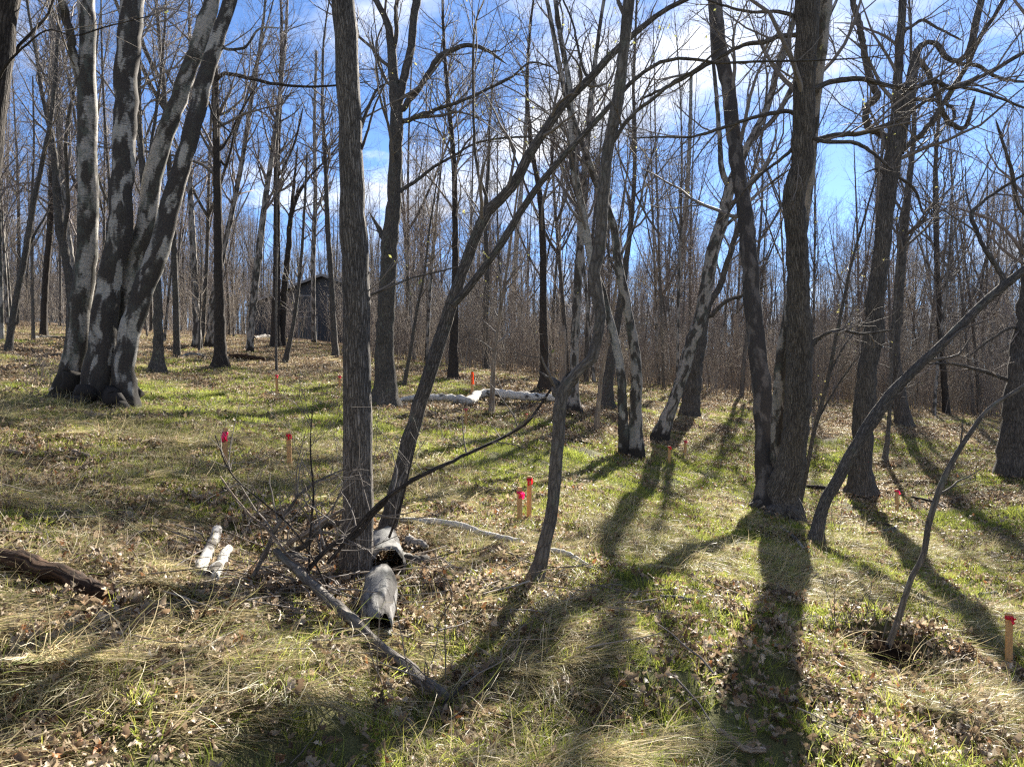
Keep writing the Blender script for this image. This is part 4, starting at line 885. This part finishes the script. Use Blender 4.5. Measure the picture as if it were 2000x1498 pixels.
# ------------------------------------------------------------------ fallen wood
def log(name, label, pts, bark, cat='log', lift=1.0, seed=0, raise_=None, twigs=0, d_shift=0, lump=.1, sides=12, group=None, depth=None, bend=False):
    """fallen wood traced on the ground: pts (px, py, width px); raise_: heights above the ground (m) per point"""
    R = np.random.default_rng(9000+int(pts[0][0])+int(pts[0][1])*3+seed); Q = []; r = []
    for k, (px, py, w) in enumerate(pts):
        h = raise_[k] if raise_ else 0
        if h or depth: d = depth[k] if depth else depth_at(px, py+h*F/6.0)
        else: d = depth_at(px, py)
        rr = w/2/F*d; p = P(px, py, d)
        if not (h or depth): p = np.array([p[0], p[1], g1(p[0], p[1])+rr*.8*lift+.028])
        Q.append(p); r.append(rr)
    if not (raise_ or depth or bend) and max(q[2] for q in pts) >= 16:      # stiff wood lies straight across small bumps
        Qa = np.array(Q); f = np.polyfit(np.arange(len(Qa)), Qa[:,2], 1); lin = np.polyval(f, np.arange(len(Qa))); Qa[:,2] = lin+max(0, (Qa[:,2]-lin).max()*.6); Q = list(Qa)
    n = max(14, int(np.linalg.norm(np.diff(np.array(Q), axis=0), axis=1).sum()/.07)); n = min(n, 70)
    a, b = resample(Q, r, n); a[1:-1] += R.normal(size=(n-2, 3))*b[1:-1,None]*.12
    T0 = nrm(a[0]-a[1]); T1 = nrm(a[-1]-a[-2])
    a = np.concatenate([[a[0]+T0*.004], a, [a[-1]+T1*.004]]); b = np.concatenate([[.0008], b, [.0008]])
    o3 = a[len(a)//2].copy()
    root = empty(name, o3); tag(root, label, cat, group)
    G = Geo(); l = lumps(R, n+2, sides, lump); G.add(*tubes(a[None], b[None], sides, l, seed=R.integers(1e6))); G.obj('bark' if sides > 8 else 'stem', M[bark], root, o3)
    if twigs:
        C = Geo(); A, AR = resample(a, b, 9)
        i = np.zeros(twigs, int); t = R.uniform(.15, .95, twigs)
        p2, r2 = grow(R, A[None], AR[None], i, t, R.uniform(.15, .55, twigs), R.uniform(.5, 1.1, twigs), 6, .1, .16, .5, .008, .003, .35)
        C.add(*tubes(p2, r2, 5, seed=3)); i, t, L = kids(R, p2, 5, .2)
        p3, r3 = grow(R, p2, r2, i, t, L[i]*.45*R.uniform(.5, 1.3, len(i)), R.uniform(.5, 1, len(i)), 4, .06, .15, .6, .004, .0018, .5)
        C.add(*tubes(p3, r3, 3, seed=4)); C.obj('twigs', M['twig'], root, o3)['kind'] = 'stuff'
    return root
log('fallen_birch_log', 'long wavy white birch log lying across the middle slope', [(775,791,6),(800,789,10),(835,789,12),(860,788,14),(890,792,15),(909,795,15),(925,793,16),(941,783,17),(965,782,17),(1000,786,17),(1028,789,17),(1060,789,15),(1085,789,13)], 'birch_log', lift=1.8, bend=True)
log('birch_branch', 'long thin pale birch branch lying behind the hollow log', [(783,1032,10),(847,1037,12),(900,1049,12),(952,1066,12),(988,1073,13),(1026,1086,11)], 'birch_log', lift=2.6)
log('birch_branch', 'thin pale branch lying right of the crooked slim trunk', [(1069,1094,10),(1104,1103,11),(1130,1110,9),(1157,1123,6)], 'birch_log', lift=2.6)
log('birch_log', 'mottled birch log lying left of the brush pile, behind a whiter one', [(389,1150,24),(398,1125,24),(408,1098,20),(415,1080,20),(424,1058,19)], 'birch_log', lift=1.3)
log('birch_log', 'short white birch log with split end beside the mottled log', [(414,1158,26),(422,1138,24),(430,1120,21),(439,1105,18),(447,1090,15)], 'birch_log', lift=1.5)
log('rotten_log', 'dark rotten log lying at the lower left edge', [(-60,1115,30),(21,1140,38),(80,1156,42),(140,1168,36),(194,1178,28),(225,1186,14),(261,1196,8)], 'rotten', lump=.2, sides=14)
log('broken_branch', 'short pale broken stick upright-leaning left of the birch logs', [(243,1109,9),(252,1090,8),(263,1072,6)], 'pale_dead', cat='branch')
log('stick', 'thin dark stick lying between the rotten log and the brush pile', [(282,1204,4),(352,1199,6),(390,1196,5),(416,1196,4)], 'dark', cat='stick', sides=6)
log('stick', 'pale stick below the brush pile on the left', [(600,1326,6),(630,1312,7),(653,1301,6),(702,1270,4)], 'pale_dead', cat='stick', sides=6)
log('fallen_branch', 'thick bare branch lying diagonally from the brush pile down to the right', [(539,1075,14),(560,1095,16),(599,1132,19),(652,1178,22),(690,1213,25),(741,1262,27),(794,1305,29),(840,1344,31),(872,1370,30)], 'smooth', cat='branch',
    raise_=[.34,.31,.25,.19,.15,.12,.1,.09,.07], twigs=5, lump=.08)
log('fallen_branch', 'slim branch with side twigs lying across the lower end of the diagonal branch', [(826,1418,7),(850,1392,8),(878,1364,8),(910,1335,7),(949,1305,6),(985,1293,4),(1023,1284,3)], 'dark', cat='branch', raise_=[0,.04,.1,.1,.09,.08,.06], twigs=5, sides=8)
log('leaning_branch', 'long dark limb leaning from the brush pile up to the crooked elbow', [(640,1100,6),(690,1040,8),(735,990,10),(790,948,9),(850,915,8),(880,902,8),(941,873,7),(1000,845,6),(1030,825,6),(1053,795,5),(1076,760,5)], 'dark', cat='branch',
    depth=[5.18,5.28,5.33,5.38,5.48,5.58,5.78,5.98,6.03,6.08,6.13], twigs=8, sides=9)
D6 = 5.9
log('brush_branch', 'thin pale curved branch standing out of the brush pile top left', [(430,930,3),(458,970,4),(490,1008,5),(522,1033,6),(564,1086,6),(605,1122,6),(641,1155,6)], 'pale_dead', cat='branch', depth=[5.38,5.28,5.28,5.23,5.18,5.18,5.18], twigs=14, sides=7)
log('brush_branch', 'grey branch rising to the right from the brush pile crook', [(486,1143,10),(505,1105,9),(527,1060,9),(540,1030,8),(560,1000,7),(590,960,6),(640,930,4),(675,915,3)], 'smooth', cat='branch', depth=[5.18,5.23,5.28,5.28,5.28,5.33,5.38,5.38], twigs=14, sides=7)
log('brush_branch', 'pale branch sloping up against the grey furrowed trunk', [(540,1080,8),(560,1065,9),(606,1037,9),(640,1012,8),(672,994,7)], 'pale_dead', cat='branch', depth=[5.28,5.28,5.33,5.38,5.38], twigs=8, sides=8)
log('brush_branch', 'short pale branch lower against the grey furrowed trunk', [(556,1085,10),(600,1060,11),(625,1030,10),(668,1020,9)], 'birch_grey', cat='branch', depth=[5.33,5.38,5.43,5.48], sides=8)
log('brush_branch', 'curved dark branch hugging the foot of the grey furrowed trunk', [(600,1115,9),(625,1085,10),(652,1062,10),(690,1050,9),(725,1010,8),(757,975,7)], 'dark', cat='branch', depth=[5.13,5.18,5.23,5.28,5.33,5.38], twigs=12, sides=8)
log('brush_branch', 'white birch billet in the heart of the brush pile', [(545,1112,15),(580,1102,15),(605,1108,13)], 'birch', cat='log')
log('brush_branch', 'upright thin stem beside the grey furrowed trunk', [(603,1120,5),(605,1050,4),(612,960,4),(606,880,3),(610,800,2)], 'dark', cat='branch', depth=[5.18,5.18,5.23,5.28,5.28], twigs=14, sides=6)
log('brush_branch', 'thin stem arching over the brush pile towards the left stakes', [(640,1150,5),(610,1090,4),(560,1020,4),(500,970,3),(455,930,3),(420,850,2)], 'dark', cat='branch', depth=[5.08,5.08,5.03,4.98,4.98,4.98], twigs=20, sides=6)
log('brush_branch', 'thin stem reaching up right beside the leaning tree foot', [(760,1050,5),(775,1010,5),(790,960,4),(800,915,3),(812,870,2)], 'dark', cat='branch', depth=[5.88,5.88,5.88,5.88,5.88], twigs=10, sides=6)
log('fallen_stick', 'dark stick running right from the hollow log', [(762,1150,7),(811,1188,9),(854,1213,8),(907,1238,6)], 'dark', cat='stick', raise_=[.08,.05,.03,.0], sides=8, twigs=2)
log('fallen_stick', 'dark bent stick crossing a pale one right of the hollow log', [(850,1090,4),(900,1136,5),(935,1167,6),(967,1203,5)], 'dark', cat='stick', sides=7)
log('fallen_stick', 'pale peeled stick crossed by a dark bent one', [(952,1158,8),(940,1170,8),(928,1190,7),(921,1213,5)], 'pale_dead', cat='stick', sides=7)
log('birch_log', 'square-ended white birch chunk right behind the hollow log', [(797,1075,20),(815,1080,20),(833,1086,16)], 'birch')
log('birch_log', 'white birch chunk lying against the right side of the hollow log', [(787,1113,24),(812,1114,23),(834,1113,20)], 'birch_grey')
log('birch_stick', 'pale birch stick lying in the long shadow of the big maple', [(1290,1180,6),(1322,1183,8),(1349,1183,8)], 'birch', cat='stick', sides=8)
log('birch_log', 'white birch piece with dark end in the shadow of the hooked oak', [(1698,1051,9),(1725,1048,10),(1748,1042,11)], 'birch', cat='log', sides=9)
log('birch_stick', 'grey birch stick between the big maple and the leaning pole', [(1524,1038,6),(1545,1055,7),(1570,1078,6)], 'birch_grey', cat='stick', sides=8)
log('birch_log', 'small white birch piece in the grass near the right edge', [(1915,1171,9),(1930,1170,10),(1946,1171,9)], 'birch', cat='log', sides=9)
log('fallen_stick', 'dark stick lying right of the hooked oak base', [(1674,1023,4),(1710,1027,6),(1744,1034,5)], 'dark', cat='stick', sides=7)
log('fallen_stick', 'dark stick lying across the right slope near the pink stake', [(1780,975,4),(1820,985,6),(1845,996,5)], 'dark', cat='stick', sides=7)
log('fallen_stick', 'dark stick pointing in from the right edge above the orange-wood stake', [(1940,1118,5),(1970,1121,6),(2010,1130,6)], 'dark', cat='stick', sides=7)
log('fallen_branch', 'dark branch on the ground left of the leaning pole foot', [(1560,955,5),(1610,960,8),(1640,968,5)], 'dark', cat='branch', sides=8)
log('dead_stalk', 'straw-brown flattened stalk at the bottom edge under the maple shadow', [(1405,1462,12),(1450,1478,13),(1492,1497,12)], 'pale_dead', cat='stick', sides=8)
log('fallen_log', 'brown log lying behind the near-black trunk', [(447,700,8),(480,703,10),(517,709,10)], 'rotten')
log('fallen_log', 'pale log lying in front of the house', [(497,664,6),(515,661,7),(530,662,6)], 'birch')
log('fallen_log', 'white birch log lying left of the near-black trunk', [(350,702,5),(375,697,8),(402,702,6)], 'birch')
log('fallen_log', 'pale log lying far back behind the left trees', [(60,664,5),(95,662,6),(128,664,5)], 'birch_grey')
log('fallen_branch', 'dark branch lying left of the bent slim trunk', [(1010,770,4),(1040,768,5),(1066,764,4)], 'dark', cat='branch', sides=7)
log('fallen_stick', 'dark stick lying on the grass right of the crooked slim trunk', [(1103,862,4),(1130,866,5),(1158,872,4)], 'dark', cat='stick', sides=7)
log('pale_root', 'pale bleached root sticking out of the bank at the left edge', [(8,890,8),(22,895,10),(42,900,8)], 'pale_dead', cat='root', sides=8)
log('pale_root', 'pale curved branch poking from the bank above the brush pile', [(147,888,7),(158,898,10),(175,902,8)], 'pale_dead', cat='root', sides=8)
log('fallen_stick', 'dark stick lying on the grass between the crooked trunk and big maple', [(1128,985,3),(1160,990,5),(1190,1003,4)], 'rotten', cat='stick', sides=7)

# hollow birch log: curled bark shells with a thickness, dark inside
def shell(name, pts, arc0, arc1, root, o3, seed):
    R = np.random.default_rng(seed); Q = []; r = []
    for px, py, w, d in pts:
        p = P(px, py, d); Q.append(p); r.append(w/2/F*d)
    n = 12; a, b = resample(Q, r, n); sd = 18; th = np.linspace(arc0, arc1, sd)
    T = nrm(np.gradient(a, axis=0)); X = nrm(np.cross(T, [0, 0, 1.])); Y = np.cross(X, T)
    L = 1+.05*R.normal(size=(n, sd))+.06*np.sin(th*3+2)[None]; edge = np.zeros((n, sd)); edge[0] = R.normal(size=sd)*.03; edge[-1] = R.normal(size=sd)*.045
    def ring(k): return a[:,None]+(X[:,None]*np.cos(th)[None,:,None]+Y[:,None]*np.sin(th)[None,:,None])*(b[:,None]*L*k)[...,None]+T[:,None]*edge[...,None]
    Vo, Vi = ring(1.0), ring(.86)
    ids = np.arange(n*sd).reshape(n, sd); m = n*sd
    def qd(i): return np.stack([i[:-1,:-1], i[:-1,1:], i[1:,1:], i[1:,:-1]], -1).reshape(-1, 4)
    rim = np.concatenate([np.stack([e[:-1], e[1:], e[1:]+m, e[:-1]+m], -1) for e in (ids[0], ids[-1], ids[:,0], ids[:,-1])])
    V = np.concatenate([Vo.reshape(-1, 3), Vi.reshape(-1, 3)])-o3
    s = np.linspace(0, 1, n)*.5
    B = np.stack([np.broadcast_to(np.cos(th)*.12, (n, sd)), np.broadcast_to(np.sin(th)*.12, (n, sd)), np.broadcast_to(s[:,None], (n, sd))], -1).reshape(-1, 3)+seed
    o = link_mesh('bark_shell', V, np.concatenate([qd(ids), qd(ids+m), rim]), M['birch_shell'], root, {'bark': ('FLOAT_VECTOR', np.concatenate([B, B]))})
    o.data.materials.append(M['inner']); q = len(qd(ids)); mi = np.zeros(len(o.data.polygons), np.int32); mi[q:q*2] = 1; o.data.polygons.foreach_set('material_index', mi)
    return o
def onlog(px, py, w, up=0): return (px, py, w, depth_at(px, py+.42*w)-up)
dH = depth_at(742, 1190); o3 = P(742, 1190, dH); hl = empty('hollow_log', o3); tag(hl, 'hollow grey birch log with gaping bark at the foot of the furrowed trunk', 'log')
shell('bark_shell', [onlog(748,1060,64), onlog(753,1082,70), onlog(756,1104,72)], -.4, 4.3, hl, o3, 5)
shell('bark_shell', [onlog(744,1134,60,.12), onlog(743,1162,70,.12), onlog(738,1196,66,.1), onlog(742,1222,48,.08)], -.9, 3.9, hl, o3, 6)
shell('bark_shell', [onlog(758,1212,28), onlog(752,1248,26)], -1.0, 3.9, hl, o3, 7)

# soil clod under the thin sapling
def clod(px, py, w, h, label):
    R = np.random.default_rng(5); (p, d) = onground(px, py); W = w/F*d/2; Hh = h/F*d
    n, m = 20, 34; u = np.linspace(0, math.pi*.5, n)[:,None]; v = np.linspace(0, 2*math.pi, m, endpoint=False)[None]
    k = 1+.25*np.cos(3*v+1)+.12*np.cos(5*v); rr = 1+R.normal(size=(n, m))*.06
    V = np.stack([W*np.sin(u)*np.cos(v)*k*rr, .3*np.sin(u)*np.sin(v)*k*rr, Hh*np.cos(u)*rr+0*v-.05], -1).reshape(-1, 3)
    i = np.arange(n*m).reshape(n, m); a = i[:-1]; b = np.roll(a, -1, 1); c = i[1:]; e = np.roll(c, -1, 1)
    o = link_mesh('soil_mound', V, np.stack([a, b, e, c], -1).reshape(-1, 4), M['mound'])
    o.location = (p[0], p[1], g1(p[0], p[1])); tag(o, label, 'mound')
M['mound'] = plain('dark_loose_soil', (.016, .011, .008), 1.0, .7, 40, 0.0)
clod(1725, 1275, 120, 38, 'dark mound of bare soil at the foot of the thin crooked sapling')

# ------------------------------------------------------------------ survey stakes with flagging
def box(sx, sy, z0, z1, top=None):
    t = top or 1.0
    V = np.array([(-sx,-sy,z0),(sx,-sy,z0),(sx,sy,z0),(-sx,sy,z0),(-sx*t,-sy*t,z1),(sx*t,-sy*t,z1),(sx*t,sy*t,z1),(-sx*t,sy*t,z1)], float)
    return V, np.array([(0,3,2,1),(4,5,6,7),(0,1,5,4),(1,2,6,5),(2,3,7,6),(3,0,4,7)])
def stake(px, top, base, col, label, w=None, style='knot', tilt=0):
    p, d = onground(px, base); h = (base-top)/F*d; z = g1(p[0], p[1])
    hw = (w or 8)/2/F*d
    R = np.random.default_rng(int(px*7+top))
    root = empty('survey_stake', (p[0], p[1], z)); tag(root, label, 'stake', 'survey stakes with flagging tape')
    root.rotation_euler = (R.normal()*.02, tilt, R.normal()*.35)
    V, Q = box(hw, hw*.45, -.15, h); V2, Q2 = box(hw, hw*.45, h, h+.004, .85)
    link_mesh('lath', np.concatenate([V, V2]), np.concatenate([Q, Q2+8]), M['stake'], root, smooth=False)
    # tape: a band round the lath, a knot and two fluttering tails
    Vs = []; Qs = []; n = 0
    def add(V, Q):
        nonlocal n
        Vs.append(V); Qs.append(Q+n); n += len(V)
    bh = min(.03, h*.07); zt = h*(.97 if style != 'flag' else .9)
    V, Q = box(hw*1.12, hw*.62, zt-bh, zt); add(V, Q)
    V, Q = box(hw*.35, hw*.8, zt-bh*.8, zt-bh*.2, .8); add(V+[hw*.8, 0, 0], Q)
    for k in range(2 if style != 'long' else 3):
        L = {'knot': .085, 'flag': .15, 'long': .42}[style]*R.uniform(.75, 1.2)*min(1, max(.5, h/.6)); m = 7
        s = np.linspace(0, 1, m); out = R.uniform(.02, .14)*(-1 if k == 1 else 1); ph = R.random()*6
        cx = hw*(1.1 if k != 1 else .2)+out*L*.6*s; cz = zt-bh*.5-L*s*(1-.15*s); cy = -hw*.7-.015*np.sin(s*5+ph)-.02*k
        wd = .010+.006*(style == 'flag')+.008*np.sin(s*3)*(style == 'flag')
        A = np.stack([cx-wd, cy, cz], 1); B = np.stack([cx+wd, cy+.006*np.cos(s*6+ph), cz+.004], 1)
        back = np.array([0, .0015, 0]); V = np.concatenate([A, B, A+back, B+back]); i = np.arange(m-1)
        Q = np.concatenate([np.stack([i, i+1, i+1+m, i+m], 1), np.stack([i+2*m, i+3*m, i+1+3*m, i+1+2*m], 1), np.stack([i, i+2*m, i+1+2*m, i+1], 1), np.stack([i+m, i+1+m, i+1+3*m, i+3*m], 1)]); add(V, Q)
    link_mesh('ribbon', np.concatenate(Vs), np.concatenate(Qs), M[col], root)
    return root
stake(440, 838, 915, 'pink', 'wooden stake with a broad pink ribbon left of the brush pile, leftmost of all', 9, 'flag')
stake(566, 846, 920, 'red', 'wooden stake with short red tape between the leftmost stake and the furrowed trunk', 9, 'knot', -.04)
stake(541, 732, 773, 'pink', 'small pink-taped stake in front of the thin straight pole', 5, 'knot')
stake(664, 734, 762, 'pink', 'small pink-taped stake just left of the furrowed trunk, far up the slope', 5, 'knot')
stake(922, 726, 778, 'orange', 'stake with long orange streamers beyond the fallen white birch log', 5, 'long')
stake(910, 797, 834, 'pink', 'small pink-topped stake directly below the fallen white birch log', 5, 'knot')
stake(1028, 808, 828, 'red', 'tiny red-topped stake below the right half of the fallen birch log', 4, 'knot')
stake(1015, 953, 1022, 'pink', 'shorter of the paired stakes, with a pink ribbon, left of the crooked slim trunk', 9, 'flag')
stake(1033, 932, 1021, 'red', 'taller of the paired stakes, red-tipped, left of the crooked slim trunk', 9, 'knot', .02)
stake(1307, 872, 906, 'red', 'small red-topped stake right of the twin birch pair, nearer the pair', 5, 'knot')
stake(1338, 860, 895, 'pink', 'small pink-topped stake in the shadow right of the leaning white birch', 5, 'knot')
stake(1752, 957, 1006, 'pink', 'pink-topped stake standing right of the hooked oak', 6, 'knot')
stake(1970, 1200, 1308, 'red', 'tall wooden stake with red tape at the lower right edge, nearest to the camera', 12, 'knot', .03)
stake(1868, 836, 858, 'white', 'small pale stake far off on the right slope', 5, 'knot') if 'white' in M else None

# ------------------------------------------------------------------ house
def house():
    d = 62.0; cx = (632-CX)/F*d; z0 = g1(cx, d)-.2
    root = empty('grey_house', (cx, d, z0)); root.rotation_euler = (0, 0, math.radians(-9))
    tag(root, 'dark grey gabled house half hidden by trees on the hill', 'house')
    sid = None
    m, nt, N, L = new_mat('grey_lap_siding'); tc = N.new('ShaderNodeTexCoord'); n = noise(N, L, tc.outputs['Object'], 3, 4)
    r = ramp_node(N, [(.3, (.035, .04, .048)), (.7, (.05, .057, .067))]); L.new(n, r.inputs[0]); finish(N, L, r.outputs[0], .7); sid = m
    roofm = plain('asphalt_shingle', (.05, .052, .056), .9, .3, 8); trim = plain('white_trim', (.2, .2, .2), .6, .05, 4); glass = plain('window_glass', (.02, .025, .03), .08, .1, 2)
    H = (749-566)/F*d+EYE-z0; RH = (749-541)/F*d+EYE-z0
    def gable(W, D, h, rh, x0, y0, parent, par):
        V = np.array([(x0-W/2,y0,0),(x0+W/2,y0,0),(x0+W/2,y0+D,0),(x0-W/2,y0+D,0),(x0-W/2,y0,h),(x0+W/2,y0,h),(x0+W/2,y0+D,h),(x0-W/2,y0+D,h),(x0,y0,rh),(x0,y0+D,rh)], float)
        Q = np.array([(0,1,5,4),(1,2,6,5),(2,3,7,6),(3,0,4,7),(4,5,8,8),(6,7,9,9)])
        me = bpy.data.meshes.new('wall'); me.from_pydata(V.tolist(), [], [list(dict.fromkeys(q)) for q in Q.tolist()]); me.materials.append(sid)
        w = bpy.data.objects.new('wall', me); COL.objects.link(w); w.parent = root
        # lap boards as real courses
        for k in range(int(h/.22)):
            a, b = box(W/2+.012, .012, k*.22, k*.22+.2); c = link_mesh('siding_board', a+[x0, y0-.012, 0], b, sid, w, smooth=False) if k == 0 else None
            if k == 0: base = c
            else:
                c = base.copy(); COL.objects.link(c); c.parent = w; c.location = (0, 0, k*.22)
        o = .45; rv = []; rq = []
        for s in (-1, 1):
            e = np.array([x0+s*(W/2+o), 0, h-o*(rh-h)/(W/2)]); t = np.array([x0, 0, rh])
            A = [e+[0, y0-o, .02], t+[0, y0-o, .02], t+[0, y0+D+o, .02], e+[0, y0+D+o, .02]]; B = [q+np.array([0, 0, .18]) for q in A]; i = len(rv)
            rv += A+B; rq += [(i,i+1,i+2,i+3),(i+4,i+7,i+6,i+5),(i,i+4,i+5,i+1),(i+1,i+5,i+6,i+2),(i+2,i+6,i+7,i+3),(i+3,i+7,i+4,i)]
        rf = link_mesh('roof', np.array(rv), np.array(rq), roofm, root, smooth=False)
        fv = []; fq = []
        for s in (-1, 1):
            e = np.array([x0+s*(W/2+o), y0-o-.03, h-o*(rh-h)/(W/2)]); t = np.array([x0, y0-o-.03, rh]); i = len(fv)
            fv += [e, t, t+[0, 0, .2], e+[0, 0, .2], e+[0, .028, 0], t+[0, .028, 0], t+[0, .028, .2], e+[0, .028, .2]]
            fq += [(i,i+1,i+2,i+3),(i+4,i+7,i+6,i+5),(i,i+4,i+5,i+1),(i+3,i+2,i+6,i+7),(i,i+3,i+7,i+4),(i+1,i+5,i+6,i+2)]
        link_mesh('fascia', np.array(fv), np.array(fq), trim, rf, smooth=False)
    gable(6.2, 8, H, RH, 0, 0, None, None)
    gable(3.6, 6, H-1.0, H-.35, -4.95, 1.2, None, None)
    for x, z, w, h in ((-1.9, H-1.7, 1.0, 1.2), (.6, H-1.7, 1.0, 1.2), (-1.6, .6, 1.5, 1.7)):
        a, b = box(w/2+.08, .03, z-.08, z+h+.08); f = link_mesh('window', a+[x+.3, -.045, 0], b, trim, root, smooth=False)
        a, b = box(w/2, .02, z, z+h); link_mesh('pane', a+[x+.3, -.07, 0], b, glass, f, smooth=False)
house()

# low bare shrub beside the clump base and weed stems near the pole foot
def shrub(px, py, n, h, label, mat):
    R = np.random.default_rng(int(px)); p, d = onground(px, py); G = Geo()
    b = np.concatenate([R.uniform(-.25, .25, (n, 2)), np.full((n, 1), -.03)], 1); pts = [b]; dr = nrm(np.concatenate([R.normal(size=(n, 2))*.28, np.ones((n, 1))], 1)); L = h*R.uniform(.5, 1.1, n)
    for k in range(5): dr = nrm(dr+R.normal(size=(n, 3))*.1); pts.append(pts[-1]+dr*(L/5)[:,None])
    q = np.stack(pts, 1); r = np.full((n, 1), .0045)*np.linspace(1, .5, 6)[None]; G.add(*tubes(q, r, 5, seed=1))
    i, t, LL = kids(R, q, 7, .3); q2, r2 = grow(R, q, r, i, t, LL[i]*.3*R.uniform(.4, 1.2, len(i)), R.uniform(.4, .9, len(i)), 4, .08, .12, .6, .003, .0018, .5); G.add(*tubes(q2, r2, 3, seed=2))
    o = G.obj('bare_shrub', M[mat]); o.location = (p[0], p[1], g1(p[0], p[1])); tag(o, label, 'shrub'); return o
shrub(85, 755, 30, .75, 'low reddish bare shrub left of the birch clump root base', 'twig_red')
shrub(1645, 1050, 9, .7, 'few thin upright weed stems right of the leaning pole foot', 'twig')
shrub(1572, 1035, 8, .6, 'thin bare stems between big maple base and leaning pole', 'twig')
shrub(690, 930, 6, 1.1, 'thin bare stems sprouting behind the grey furrowed trunk', 'twig')
shrub(875, 870, 4, 1.0, 'single thin sprig standing on the grass right of the leaning tree', 'twig')
shrub(790, 1350, 6, .55, 'thin bare stems standing left of the diagonal branch end', 'twig')
shrub(1700, 1265, 9, .5, 'thin upright stems growing out of the dark soil mound', 'twig')
shrub(1290, 740, 24, 1.2, 'bare bush at the wood edge behind the leaning white birch', 'twig_red')
shrub(1420, 790, 24, 1.2, 'reddish bare bush behind the big maple on its left', 'twig_red')
